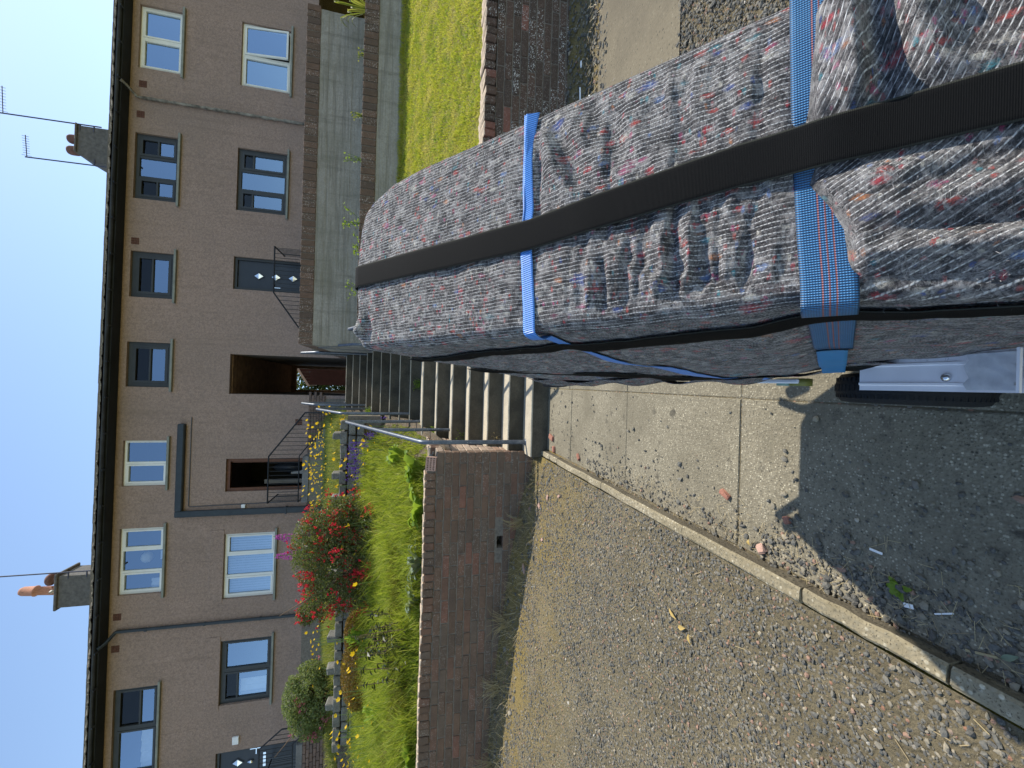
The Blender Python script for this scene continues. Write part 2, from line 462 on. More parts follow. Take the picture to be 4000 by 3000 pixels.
def soil_mat(name, a, b, moss=None, mossamt=0.0):
    t = NT(name); P = t.pos()
    n = t.noise(4, 6, 0.7, P); f = t.noise(90, 5, 0.75, P)
    c = t.mix(t.ramp(f, [(0.3, 0), (0.7, 1)]), a, b)
    c = t.mix(t.ramp(n, [(0.4, 0.0), (0.65, 0.6)]), c, tuple(x * 0.7 for x in a))
    v = t.vor(70, P); vc = t.vor(70, P, out='Color')
    s = t.sep(vc)[0]
    c = t.mix(t.math('MULTIPLY', t.ramp(v, [(0.3, 1), (0.45, 0)]), t.ramp(s, [(0.4, 0), (0.45, 0.8)])), c, t.ramp(t.sep(vc)[1], [(0, (0.1, 0.1, 0.095)), (0.6, (0.24, 0.23, 0.2)), (0.85, (0.4, 0.36, 0.3)), (0.95, (0.4, 0.2, 0.13))]))
    if moss:
        y = t.sep(P)
        band = t.math('MULTIPLY', t.ramp(t.noise(2.2, 5, 0.7, P), [(0.34, 0), (0.58, 1.0)]), mossamt)
        far = t.n('MapRange'); far.inputs['From Min'].default_value = 2.4; far.inputs['From Max'].default_value = 3.6; t.l(y[1], far.inputs['Value'])
        c = t.mix(t.math('MULTIPLY', band, far.outputs[0], clamp=True), c, moss)
    t.set(c, 0.95, 0, 0.15)
    t.bump(t.math('ADD', f, t.math('MULTIPLY', v, -0.7)), 1.0, 0.012)
    return t.mat


M['gravelbed'] = soil_mat('gravelly_soil', (0.14, 0.116, 0.07), (0.225, 0.187, 0.118), (0.23, 0.165, 0.045), 0.8)
M['soil'] = soil_mat('garden_soil', (0.09, 0.07, 0.045), (0.17, 0.13, 0.085))
M['turfsoil'] = soil_mat('mossy_turf_soil', (0.2, 0.18, 0.035), (0.32, 0.28, 0.06))
t = NT('gravel_stones'); r = t.island(); P = t.pos()
c = t.ramp(r, [(0, (0.062, 0.063, 0.06)), (0.34, (0.10, 0.10, 0.09)), (0.62, (0.15, 0.14, 0.115)), (0.80, (0.21, 0.185, 0.135)), (0.91, (0.30, 0.255, 0.18)), (0.96, (0.28, 0.16, 0.11)), (0.995, (0.46, 0.42, 0.35))], 'CONSTANT')
c = t.mix(t.ramp(t.noise(140, 4, 0.7, P), [(0.35, 0), (0.7, 0.45)]), c, (0.26, 0.23, 0.18))
t.set(c, 0.85, 0, 0.25); t.bump(t.noise(250, 3, 0.6, P), 0.5, 0.003)
M['gravel'] = t.mat


def leafy(name, cols, trans=0.45, rough=0.55, grad=None):
    t = NT(name); r = t.island(); P = t.pos()
    k = len(cols)
    c = t.ramp(r, [(i / max(1, k - 1), x) for i, x in enumerate(cols)])
    c = t.mix(t.ramp(t.noise(1.7, 4, 0.6, P), [(0.35, 0), (0.65, 0.6)]), c, t.mix(0.6, c, cols[0]))
    if name.startswith('yellow_green'):      # straw and clover patches in the lawn
        c = t.mix(t.ramp(t.noise(3.2, 5, 0.7, P), [(0.48, 0.0), (0.62, 0.75)]), c, (0.62, 0.5, 0.16))
        c = t.mix(t.ramp(t.noise(5.5, 4, 0.65, t.map(P, (1, 1, 1), (7, 3, 0))), [(0.52, 0.0), (0.64, 0.7)]), c, (0.14, 0.24, 0.03))
    t.set(c, rough, 0, 0.35)
    tr = t.n('BsdfTranslucent'); t.l(t.mix(0.3, c, (0.42, 0.5, 0.03)), tr.inputs[0])
    ms = t.n('MixShader'); ms.inputs[0].default_value = trans
    t.l(t.b.outputs[0], ms.inputs[1]); t.l(tr.outputs[0], ms.inputs[2]); t.l(ms.outputs[0], t.out.inputs[0])
    return t.mat


def petal(name, col, var=0.3):
    t = NT(name); r = t.rnd(); i = t.island()
    c = t.mix(i, tuple(x * (1 - var) for x in col), col)
    t.set(c, 0.6, 0, 0.2)
    tr = t.n('BsdfTranslucent'); t.l(c, tr.inputs[0])
    ms = t.n('MixShader'); ms.inputs[0].default_value = 0.4
    t.l(t.b.outputs[0], ms.inputs[1]); t.l(tr.outputs[0], ms.inputs[2]); t.l(ms.outputs[0], t.out.inputs[0])
    return t.mat


M['turf'] = leafy('yellow_green_turf', [(0.30, 0.34, 0.025), (0.58, 0.52, 0.05), (0.30, 0.38, 0.03), (0.70, 0.56, 0.11)], 0.5, 0.6)
M['grass'] = leafy('lush_long_grass', [(0.13, 0.19, 0.015), (0.23, 0.3, 0.025), (0.35, 0.39, 0.04), (0.5, 0.46, 0.12)], 0.55)
M['bankgrass'] = leafy('rough_bank_grass', [(0.13, 0.16, 0.025), (0.22, 0.23, 0.045), (0.34, 0.3, 0.1), (0.15, 0.2, 0.025)], 0.45)
M['weedleaf'] = leafy('broad_weed_leaf', [(0.17, 0.28, 0.03), (0.26, 0.37, 0.05), (0.13, 0.23, 0.03)], 0.55)
M['greyleaf'] = leafy('silvery_leaf', [(0.16, 0.21, 0.13), (0.25, 0.29, 0.2)], 0.3)
M['bushleaf'] = leafy('small_dark_bush_leaf', [(0.04, 0.07, 0.02), (0.085, 0.12, 0.035), (0.16, 0.18, 0.075), (0.2, 0.14, 0.08)], 0.35, 0.4)
M['roseleaf'] = leafy('rose_bush_leaf', [(0.09, 0.13, 0.045), (0.16, 0.21, 0.07), (0.28, 0.3, 0.14)], 0.4)
M['darkleaf'] = leafy('dark_glossy_leaf', [(0.012, 0.018, 0.012), (0.03, 0.04, 0.022), (0.05, 0.06, 0.03)], 0.15, 0.3)
M['rust'] = leafy('rusty_heather', [(0.16, 0.075, 0.012), (0.26, 0.13, 0.02), (0.2, 0.15, 0.03)], 0.25)
M['moss'] = leafy('olive_moss', [(0.13, 0.13, 0.015), (0.2, 0.18, 0.02), (0.16, 0.17, 0.02)], 0.25)
M['straw'] = leafy('dry_straw', [(0.36, 0.28, 0.14), (0.5, 0.4, 0.22), (0.28, 0.2, 0.11)], 0.2)
M['hedge'] = leafy('dark_hedge_leaf', [(0.02, 0.045, 0.012), (0.04, 0.075, 0.02), (0.06, 0.1, 0.03)], 0.3)
M['twig'] = simple('brown_twig', (0.12, 0.08, 0.05), 0.9)
M['stem'] = simple('green_stem', (0.1, 0.16, 0.04), 0.7)
M['yellow'] = petal('yellow_poppy_petal', (0.85, 0.56, 0.02))
M['red'] = petal('red_fuchsia_petal', (0.8, 0.04, 0.065), 0.4)
M['pink'] = petal('pink_petal', (0.6, 0.2, 0.25))
M['magenta'] = petal('magenta_petal', (0.5, 0.1, 0.42))
M['purple'] = petal('purple_petal', (0.14, 0.07, 0.38))
M['dryleaf'] = leafy('dry_yellow_leaf', [(0.5, 0.33, 0.1), (0.6, 0.45, 0.16)], 0.3)
M['whitescrap'] = simple('white_paper_scrap', (0.8, 0.8, 0.78), 0.8)
M['tyre'] = simple('black_rubber', (0.012, 0.013, 0.014), 0.75, 0, 0.3, 30, 0.3, 200)
M['alu'] = simple('dull_aluminium', (0.9, 0.86, 0.85), 0.5, 0.0, 0.06, 12)
M['steel'] = simple('grey_painted_steel', (0.12, 0.13, 0.14), 0.5, 0.4, 0.2, 20)
M['grip'] = simple('black_rubber_grip', (0.012, 0.012, 0.013), 0.6, 0, 0.2, 40, 0.4, 150)
M['fibre'] = simple('loose_pale_fibre', (0.36, 0.345, 0.34), 0.9, 0, 0.3, 60)
M['greenroll'] = simple('pale_green_tape', (0.22, 0.34, 0.28), 0.5)
M['yellowroll'] = simple('olive_yellow_tape', (0.2, 0.2, 0.05), 0.5)

# glass: a clear pane over a sky-reflecting surface
t = NT('window_glass')
tr = t.n('BsdfTransparent'); tr.inputs[0].default_value = (0.78, 0.84, 0.9, 1)
gl = t.n('BsdfGlossy'); gl.inputs['Roughness'].default_value = 0.015; gl.inputs[0].default_value = (0.66, 0.82, 1.0, 1)
lw = t.n('LayerWeight'); lw.inputs[0].default_value = 0.5
ff = t.math('MULTIPLY_ADD', lw.outputs['Facing'], 0.5, 0.30, clamp=True)
wob = t.n('Bump'); wob.inputs['Strength'].default_value = 0.02; wob.inputs['Distance'].default_value = 0.05
t.l(t.noise(1.3, 2, 0.5, t.pos()), wob.inputs['Height']); t.l(wob.outputs[0], gl.inputs['Normal'])
ms = t.n('MixShader'); t.l(ff, ms.inputs[0]); t.l(tr.outputs[0], ms.inputs[1]); t.l(gl.outputs[0], ms.inputs[2]); t.l(ms.outputs[0], t.out.inputs[0])
M['glass'] = t.mat
t = NT('dim_window_glass')
tr = t.n('BsdfTransparent'); tr.inputs[0].default_value = (0.5, 0.55, 0.6, 1)
gl = t.n('BsdfGlossy'); gl.inputs['Roughness'].default_value = 0.02
ms = t.n('MixShader'); ms.inputs[0].default_value = 0.05; t.l(tr.outputs[0], ms.inputs[1]); t.l(gl.outputs[0], ms.inputs[2]); t.l(ms.outputs[0], t.out.inputs[0])
M['dimglass'] = t.mat  # upper panes: a dark reflection put in as dim, low-reflecting glass

# ---- moving blanket: grey recycled felt with white stitch rows; uv in metres (x along, y across the stitches)
t = NT('recycled_felt_blanket'); uv = t.co('UV'); P = t.co()
s = t.sep(uv)
wob = t.math('MULTIPLY', t.math('SUBTRACT', t.noise(34, 3, 0.6, P), 0.5), 0.0042)
ph = t.math('DIVIDE', t.math('ADD', s[1], wob), 0.0061)
d = t.math('ABSOLUTE', t.math('SUBTRACT', t.math('FRACT', ph), 0.5))          # 0 on the stitch row
row = t.math('FLOOR', ph)
rj = t.n('TexWhiteNoise', noise_dimensions='1D'); t.l(row, rj.inputs['W'])
thread = t.ramp(d, [(0.055, 1.0), (0.12, 0.0)])
dash = t.math('SINE', t.math('ADD', t.math('MULTIPLY', s[0], 2 * math.pi / 0.0042), t.math('MULTIPLY', rj.outputs[0], 6.28)))
thread = t.math('MULTIPLY', thread, t.ramp(t.math('MULTIPLY_ADD', dash, 0.5, 0.5), [(0.12, 0.35), (0.5, 1.0)]))
thread = t.math('MULTIPLY', thread, t.ramp(t.noise(60, 3, 0.6, P), [(0.36, 0.25), (0.54, 1.0)]))
f1 = t.noise(310, 5, 0.8, P, 1.5); f2 = t.noise(105, 5, 0.78, t.map(P, (.8, 1, 1)), 1.8); f3 = t.noise(24, 4, 0.7, P, 0.8); f4 = t.noise(50, 4, 0.7, P, 1.0)
felt = t.ramp(f1, [(0.34, (0.015, 0.013, 0.0145)), (0.46, (0.072, 0.065, 0.069)), (0.55, (0.205, 0.188, 0.192)), (0.63, (0.52, 0.488, 0.486)), (0.73, (0.9, 0.86, 0.845))])
felt = t.mix(t.ramp(f2, [(0.50, 0.0), (0.61, 0.95)]), felt, t.mix(0.55, felt, (0.72, 0.66, 0.62)))
felt = t.mix(t.ramp(f2, [(0.38, 1.0), (0.48, 0.0)]), felt, t.mix(0.85, felt, (0.016, 0.012, 0.014)))
felt = t.mix(t.ramp(f4, [(0.41, 0.95), (0.50, 0.0)]), felt, t.mix(0.75, felt, (0.018, 0.0145, 0.016)))
felt = t.mix(t.ramp(f4, [(0.52, 0.0), (0.59, 0.9)]), felt, t.mix(0.55, felt, (0.68, 0.64, 0.61)))
felt = t.mix(t.ramp(f3, [(0.40, 0.6), (0.52, 0.0)]), felt, t.mix(0.65, felt, (0.022, 0.017, 0.018)))
felt = t.mix(t.ramp(f3, [(0.52, 0.0), (0.68, 0.5)]), felt, t.mix(0.5, felt, (0.42, 0.40, 0.39)))
fib = t.noise(1.0, 4, 0.75, t.map(uv, (26, 150, 1)), 0.6); fib2 = t.noise(1.0, 4, 0.75, t.map(uv, (55, 70, 1), (3, 7, 0)), 0.9)
felt = t.mix(t.ramp(fib, [(0.40, 0.75), (0.50, 0.0)]), felt, t.mix(0.8, felt, (0.014, 0.0115, 0.012)))
felt = t.mix(t.ramp(fib, [(0.52, 0.0), (0.63, 0.6)]), felt, t.mix(0.5, felt, (0.5, 0.46, 0.44)))
felt = t.mix(t.ramp(fib2, [(0.38, 0.7), (0.48, 0.0)]), felt, t.mix(0.75, felt, (0.014, 0.0115, 0.012)))
def specks(sc, lo, hi, prob, seed, an=(1.0, 0.6, 0.6), wp=0.35):
    global felt
    vec = t.map(P, tuple(sc * a for a in an), (seed, seed * 1.7, seed * .6))
    wv = t.mix(wp, vec, t.noise(2.4, 4, 0.7, vec, col=True), 'LINEAR_LIGHT')
    vo = t.n('TexVoronoi'); t.l(wv, vo.inputs['Vector']); vo.inputs['Scale'].default_value = 1.0
    cs = t.sep(vo.outputs['Color'])
    msk = t.math('MULTIPLY', t.ramp(vo.outputs['Distance'], [(lo, 1.0), (hi, 0.0)]), t.ramp(cs[0], [(1 - prob, 0.0), (1 - prob + 0.01, 1.0)]))
    msk = t.math('MULTIPLY', msk, t.ramp(f1, [(0.40, 0.0), (0.54, 0.9)]))
    hue = t.ramp(cs[1], [(0.0, (0.62, 0.04, 0.06)), (0.2, (0.66, 0.09, 0.07)), (0.42, (0.06, 0.12, 0.42)), (0.50, (0.07, 0.38, 0.46)), (0.57, (0.6, 0.1, 0.25)), (0.68, (0.75, 0.7, 0.6)), (0.87, (0.2, 0.32, 0.62)), (0.93, (0.66, 0.26, 0.10))], 'CONSTANT')
    felt = t.mix(msk, felt, hue)
specks(95, 0.22, 0.52, 0.17, 3.1, (1.0, .55, .55))
specks(48, 0.2, 0.45, 0.085, 8.7, (1.0, .55, .55), 0.5)
specks(190, 0.25, 0.6, 0.16, 5.3, (.5, 1, 1))
# long loose pale and coloured hairs lying across the stitch rows
hv = t.map(P, (30, 120, 120), (1.3, 2.2, 0)); hw = t.mix(0.6, hv, t.noise(1.2, 3, 0.6, hv, col=True), 'LINEAR_LIGHT')
hr = t.vor(1.0, hw, 'DISTANCE_TO_EDGE')
hm_ = t.math('MULTIPLY', t.ramp(hr, [(0.015, 1.0), (0.05, 0.0)]), t.ramp(t.noise(24, 3, 0.6, P), [(0.5, 0.0), (0.62, 0.55)]))
felt = t.mix(hm_, felt, (0.6, 0.58, 0.55))
c = t.mix(t.math('MULTIPLY', thread, 0.95), felt, (1.0, 0.99, 0.97))
t.set(c, 0.95, 0, 0.1)
t.b.inputs['Sheen Weight'].default_value = 0.15
hh = t.math('ADD', t.math('ADD', t.math('MULTIPLY', f1, 0.9), t.math('MULTIPLY', f2, 1.5)), t.math('ADD', t.math('MULTIPLY', t.ramp(d, [(0.0, 0.0), (0.3, 1.0)]), 0.35), t.math('MULTIPLY', thread, 0.35)))
t.bump(t.math('ADD', hh, t.math('MULTIPLY', f4, 1.6)), 1.0, 0.0055)
M['felt'] = t.mat

t = NT('black_elastic_webbing'); uv = t.co('UV'); s = t.sep(uv)
rib = t.math('SINE', t.math('MULTIPLY', s[0], 2 * math.pi / 0.0016)); n = t.noise(700, 3, 0.7, uv)
edge = t.ramp(t.math('ABSOLUTE', t.math('SUBTRACT', s[1], 0.5)), [(0.455, 0.0), (0.475, 1.0)])
c = t.mix(t.ramp(n, [(0.45, 0), (0.75, 1)]), (0.0025, 0.0026, 0.0028), (0.014, 0.0142, 0.0148))
c = t.mix(edge, c, (0.035, 0.036, 0.03))
t.set(c, 0.85, 0, 0.1); t.bump(t.math('ADD', t.math('MULTIPLY', rib, 0.4), n), 0.4, 0.0015)
M['blackweb'] = t.mat


def blue_web(name, a, b, lines, slant=0.0, rb=0.0027):
    t = NT(name); uv = t.co('UV'); s = t.sep(uv)
    px = t.math('ADD', s[0], t.math('MULTIPLY', s[1], slant))
    rib = t.math('MULTIPLY_ADD', t.math('SINE', t.math('MULTIPLY', px, 2 * math.pi / rb)), 0.5, 0.5)
    warp = t.math('MULTIPLY_ADD', t.math('SINE', t.math('MULTIPLY', s[1], 2 * math.pi * 20)), 0.5, 0.5)
    w = t.math('MULTIPLY', rib, t.math('MULTIPLY_ADD', warp, 0.5, 0.5)) if lines else rib
    c = t.mix(t.ramp(w, [(0.12, 0.0), (0.6, 1.0)]), a, b)
    if lines:
        for q in lines:
            m_ = t.ramp(t.math('ABSOLUTE', t.math('SUBTRACT', s[1], q)), [(0.010, 0.85), (0.02, 0.0)])
            c = t.mix(m_, c, t.mix(w, (0.14, 0.035, 0.02), (0.5, 0.13, 0.07)))
        ed = t.ramp(t.math('ABSOLUTE', t.math('SUBTRACT', s[1], 0.5)), [(0.47, 0.0), (0.485, 0.8)])
        c = t.mix(ed, c, (0.012, 0.03, 0.06))
    t.set(c, 0.42, 0, 0.5); t.bump(w, 0.8, 0.0012)
    return t.mat


M['blueweb'] = blue_web('blue_ratchet_webbing', (0.003, 0.015, 0.045), (0.045, 0.21, 0.44), (0.40, 0.52, 0.64))
M['bluethin'] = blue_web('bright_blue_lashing', (0.03, 0.12, 0.42), (0.085, 0.30, 0.78), None, 0.004, 0.0034)
M['blueplain'] = simple('plain_blue_strap_tail', (0.045, 0.2, 0.42), 0.6, 0, 0.08, 30, 0.3, 600)
# ------------------------------------------------------------------ ground, path, steps
def gravel_z(x, y):
    x = np.asarray(x, float); y = np.asarray(y, float)
    w = sst(0.9, 3.5, y)
    t = np.clip(-x - 0.70, 0, 3.4)
    z = 0.035 + w * (0.02 + 0.19 * t - 0.023 * t * t) + (1 - w) * 0.02 * t
    z = z + 0.05 * sst(3.72, 4.04, y) * sst(0.1, 0.6, t)
    return z + 0.012 * fbm(x * 2.1, y * 2.1, 3) * np.clip(t * 4, 0, 1)


def apron_z(x, y):
    return -0.004 - 0.1 * sst(0.65, 1.9, np.asarray(x, float)) + 0 * np.asarray(y, float)


def grid(x0, x1, y0, y1, st, zf):
    nx = int((x1 - x0) / st) + 1; ny = int((y1 - y0) / st) + 1
    X, Y = np.meshgrid(np.linspace(x0, x1, nx), np.linspace(y0, y1, ny))
    V = np.stack([X, Y, zf(X, Y)], -1).reshape(-1, 3)
    i = np.arange(nx * ny).reshape(ny, nx)
    F = np.stack([i[:-1, :-1], i[:-1, 1:], i[1:, 1:], i[1:, :-1]], -1).reshape(-1, 4)
    return V, F


def terrain(name, V, F, mat):
    o = link(name, np_mesh(name, V, F, mat, True)); o['kind'] = 'structure'; return o


b = MB().quad((-400, -400, -1.2), (400, -400, -1.2), (400, 400, -1.2), (-400, 400, -1.2))
struct('ground', b, M['turfsoil'])
terrain('gravel_bed', *grid(-8, -0.705, -2.2, 4.058, 0.05, gravel_z), M['gravelbed'])
terrain('soil_under_path', *grid(-0.70, 0.66, -2.2, 3.9, 0.34, lambda x, y: -0.004 + 0 * x), M['gravelbed'])
terrain('concrete_apron', *grid(1.02, 4.6, 2.03, 3.1, 0.107, lambda x, y: apron_z(x, y) + 0.004), M['apron'])
terrain('gravel_margin', *grid(0.63, 9, -2.2, 3.62, 0.06, lambda x, y: apron_z(x, y) - 0.006 + 0.09 * sst(3.25, 3.6, y) + 0.012 * fbm(x * 3, y * 3, 3) * sst(3.2, 3.35, y)), M['gravelbed'])

# path: one root slab sheet with every cast bay a part of it
path = root('path', (0, 1.5, 0), None, None)
path['kind'] = 'structure'
ys = [3.845, 3.235, 2.321, 1.407, 0.493, -0.421, -1.335]
for a, c in zip(ys[1:], ys[:-1]):
    for x0, x1 in ((-0.635, -0.036), (-0.030, 0.625)):
        e = 0.003
        part(path, 'paving_slab', MB().cbox(x0, x1, a + e, c - e, -0.07, 0.0, 0.003, jit=0.0012), M['path'])
kerb = root('kerb', (-0.675, 1.5, 0), None, None)
kerb['kind'] = 'structure'
ky = [3.86, 3.62, 3.42, 2.55, 1.69, 1.08, 0.70, 0.12, -0.8]
for i, (a, c) in enumerate(zip(ky[1:], ky[:-1])):
    dz = random.uniform(-0.004, 0.005); dx = random.uniform(-0.004, 0.004)
    mb = MB(); n = 6
    # a slightly worn edging block: rounded top, wavy long edges
    V = []; F = []
    for k in range(n + 1):
        y = a + 0.004 + (c - a - 0.008) * k / n
        w = random.uniform(-0.003, 0.003)
        for (px, pz) in ((-0.70, -0.06), (-0.70 + w, 0.042), (-0.690 + w, 0.05), (-0.656 + w, 0.05), (-0.648 + w, 0.043), (-0.646, -0.06)):
            V.append((px + dx, y, pz + dz + (random.uniform(-0.002, 0.002) if pz > 0 else 0)))
    for k in range(n):
        for q in range(5):
            F.append((k * 6 + q, k * 6 + q + 1, k * 6 + q + 7, k * 6 + q + 6))
    F.append(tuple(range(6))[::-1]); F.append(tuple(n * 6 + q for q in range(6)))
    mb.add(V, [f[::-1] for f in F])
    mb.m = [1 if (q % 5 == 4 and q < n * 5) else 0 for q in range(len(mb.f))]
    part(kerb, 'kerb_stone', mb, [M['kerb'], M['kerbside']])

RISE, TREAD, Y0 = 0.168, 0.283, 3.85
def flight(name, label, x0, x1, y0, k0, n, land_to):
    st = root(name, ((x0 + x1) / 2, y0, RISE * (k0 - 1)), label, 'steps')
    for i in range(n):
        z = RISE * (k0 + i)
        y = y0 + TREAD * i
        last = i == n - 1
        y1 = (land_to if last else y + TREAD + 0.06)
        mb = MB()
        # nosing with a worn front edge
        nseg = 14; V = []; F = []
        for k in range(nseg + 1):
            x = x0 + (x1 - x0) * k / nseg
            w = random.uniform(-0.003, 0.003)
            for (py, pz) in ((y + 0.004, z - RISE - 0.05), (y + w, z - 0.014), (y + 0.005 + w, z - 0.003 + w * 0.5), (y + 0.016, z), (y1, z + 0.001), (y1, z - RISE - 0.05)):
                V.append((x, py, pz))
        for k in range(nseg):
            for q in range(5):
                F.append((k * 6 + q, k * 6 + q + 1, k * 6 + q + 7, k * 6 + q + 6))
        F.append(tuple(range(6))); F.append(tuple(nseg * 6 + q for q in range(6))[::-1])
        mb.add(V, [f[::-1] for f in F])
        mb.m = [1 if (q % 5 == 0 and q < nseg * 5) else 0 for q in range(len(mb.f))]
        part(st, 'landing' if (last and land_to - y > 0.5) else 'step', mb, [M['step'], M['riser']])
    return st


flight('lower_steps', 'lowest flight of concrete steps with seven sunlit treads rising from the path', -0.71, 0.86, Y0, 1, 7, 6.65)
flight('middle_steps', 'middle flight of dark concrete steps seen edge on above the lower landing', -0.64, 0.70, 6.65, 8, 5, 8.5)
flight('upper_steps', 'topmost short flight of concrete steps in front of the house passage', -0.62, 0.60, 8.5, 13, 4, 9.9)
b = MB()
b.add([(-0.62, 9.9, 2.684), (0.62, 9.9, 2.684), (0.75, 13.5, 3.14), (-0.75, 13.5, 3.14), (0.75, 24, 3.16), (-0.75, 24, 3.16)], [(0, 1, 2, 3), (3, 2, 4, 5)])
struct('upper_path', b, M['step'])

# ------------------------------------------------------------------ gardens and terraces
def left_garden_z(x, y):
    x = np.asarray(x, float); y = np.asarray(y, float)
    z = np.interp(y, [4.2, 4.5, 5.5, 7.30, 7.48, 8.2, 13.6], [1.08, 1.14, 1.46, 2.02, 2.34, 2.58, 3.82])
    z = z - 0.55 * sst(-6.4, -8.0, x) * sst(8, 11.5, y)
    # falls to the steps on the right
    edge = np.interp(y, [4.2, 5.6, 6.6, 7.8, 8.5, 9.4, 13.5], [0.95, 1.15, 1.3, 1.95, 2.1, 2.65, 3.12])
    z = z + (edge - z) * sst(-1.15, -0.66, x)
    return z + 0.05 * fbm(x * 1.1, y * 1.1, 4)


def lawn_z(x, y):
    return np.interp(np.asarray(y, float), [3.7, 3.95, 6.4], [0.70, 0.745, 1.60]) + 0.018 * fbm(np.asarray(x) * 1.4, np.asarray(y) * 1.4, 3)


terrain('garden_bank', *grid(-16, -0.60, 4.2, 13.7, 0.1, left_garden_z), M['soil'])
terrain('lawn_ground', *grid(0.9, 10, 3.7, 6.4, 0.1, lawn_z), M['turfsoil'])
terrain('wall_bed', *grid(0.62, 10, 6.4, 7.2, 0.12, lambda x, y: 2.04 + 0.03 * fbm(x * 2, y * 2, 3)), M['soil'])
terrain('upper_terrace', *grid(0.62, 12, 7.2, 13.8, 0.3, lambda x, y: np.interp(y, [7.2, 13.5], [2.93, 3.2]) + 0.03 * fbm(x, y, 3)), M['soil'])
terrain('back_yard', *grid(-30, 30, 13.3, 60, 2.0, lambda x, y: 3.08 + 0.04 * fbm(x * .3, y * .3, 3)), M['soil'])

# ------------------------------------------------------------------ brick walls
def brick_meshes(L, W, H, mats, k=4, c=0.005, jit=0.0022, top=None):
    out = []
    for i in range(k):
        b_ = MB().cbox(-L / 2, L / 2, -W / 2, W / 2, -H / 2, H / 2, c, jit=jit)
        if top is not None:      # paler upper face, sunlight put into its colour
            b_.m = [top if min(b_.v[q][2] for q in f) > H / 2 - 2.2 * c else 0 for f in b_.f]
        out.append(b_.mesh('brick', mats))
    return out


def lay(par, name, meshes, pos, rz=0.0, sx=1.0, tilt=0.004, out=0.003):
    o = bpy.data.objects.new(name, random.choice(meshes)); COL.objects.link(o)
    o.parent = par
    base = par.location
    o.location = (pos[0] - base.x, pos[1] - base.y + random.uniform(-out, out), pos[2] - base.z + random.uniform(-0.0015, 0.0015))
    o.rotation_euler = (random.uniform(-tilt, tilt), random.uniform(-tilt, tilt), rz + random.uniform(-tilt, tilt))
    o.scale = (sx, 1, 1)
    return o


WY = 4.05
LW = root('garden_wall', (-2.5, WY + 0.16, 0.1), 'long brown brick retaining wall in shade below the flower garden', 'wall')
# mortar core with a drain hole left open
core = MB()
hx0, hx1, hz0, hz1 = -1.665, -1.545, 0.352, 0.437
fy0, fy1 = WY + 0.007, WY + 0.326
core.box(hx1, -0.697, fy0, fy1 + .12, 0.0, 1.055).box(-6.0, hx0, fy0, fy1, 0.0, 1.055)
core.box(hx0, hx1, fy0, fy1, 0.0, hz0).box(hx0, hx1, fy0, fy1, hz1, 1.055).box(hx0, hx1, fy0 + 0.2, fy1, hz0, hz1)
core.box(-6.0, -0.84, WY + 0.012, fy1, 1.055, 1.148)
part(LW, 'mortar_core', core, M['mortar'])
ST = brick_meshes(0.215, 0.1025, 0.066, M['brick'], 5)
HD = brick_meshes(0.1025, 0.1025, 0.066, M['brick'], 3)
CP = brick_meshes(0.066, 0.225, 0.110, [M['brick'], M['sunlit_top']], 5, 0.007, 0.004, top=1)
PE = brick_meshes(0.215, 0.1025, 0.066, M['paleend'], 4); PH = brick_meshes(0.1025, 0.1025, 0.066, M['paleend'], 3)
XE = -0.690
for row in range(13):
    z = 1.055 - 0.0375 - 0.075 * row
    x = XE
    stretch_first = row % 2 == 0
    if stretch_first:
        lens = [0.215] + [0.215] * 30
    else:
        lens = [0.1025] + [0.215] * 30
    for L in lens:
        xc = x - L / 2
        if x - L < -4.75: break
        if not (xc - L / 2 < hx1 - 0.01 and xc + L / 2 > hx0 + 0.01 and abs(z - (hz0 + hz1) / 2) < 0.03):
            lay(LW, 'brick', ST if L > 0.2 else HD, (xc, WY + 0.05125, z))
        x -= L + 0.010
    # end of the wall, facing the steps
    if stretch_first:
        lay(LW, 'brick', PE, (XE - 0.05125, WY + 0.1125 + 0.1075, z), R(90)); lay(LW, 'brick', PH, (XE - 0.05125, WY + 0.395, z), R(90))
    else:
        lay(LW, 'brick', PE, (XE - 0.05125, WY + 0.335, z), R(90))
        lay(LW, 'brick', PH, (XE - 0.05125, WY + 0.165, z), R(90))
x = XE - 0.205
while x > -4.75:
    if random.random() > 0.03:
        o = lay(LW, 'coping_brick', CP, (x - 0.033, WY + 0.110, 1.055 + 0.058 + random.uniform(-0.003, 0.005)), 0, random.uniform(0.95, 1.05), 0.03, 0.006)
    x -= 0.0755
# side wall beside the lowest steps: rougher, bricks laid on edge
side = MB().box(-1.0, -0.735, WY + 0.45, 5.72, 0.2, 1.03)
part(LW, 'side_core', side, M['mortar'])
for row in range(7):
    z = 1.03 - 0.04 - 0.075 * row
    y = WY + 0.455 + (0.11 if row % 2 else 0)
    while y < 5.5:
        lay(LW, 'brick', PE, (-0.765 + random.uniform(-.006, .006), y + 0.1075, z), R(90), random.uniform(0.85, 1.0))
        y += 0.226
y = WY + 0.34
while y < 5.65:
    lay(LW, 'coping_brick', CP, (-0.80, y + 0.035, 1.03 + 0.03), R(90), 1.0, 0.07, 0.01); y += 0.077

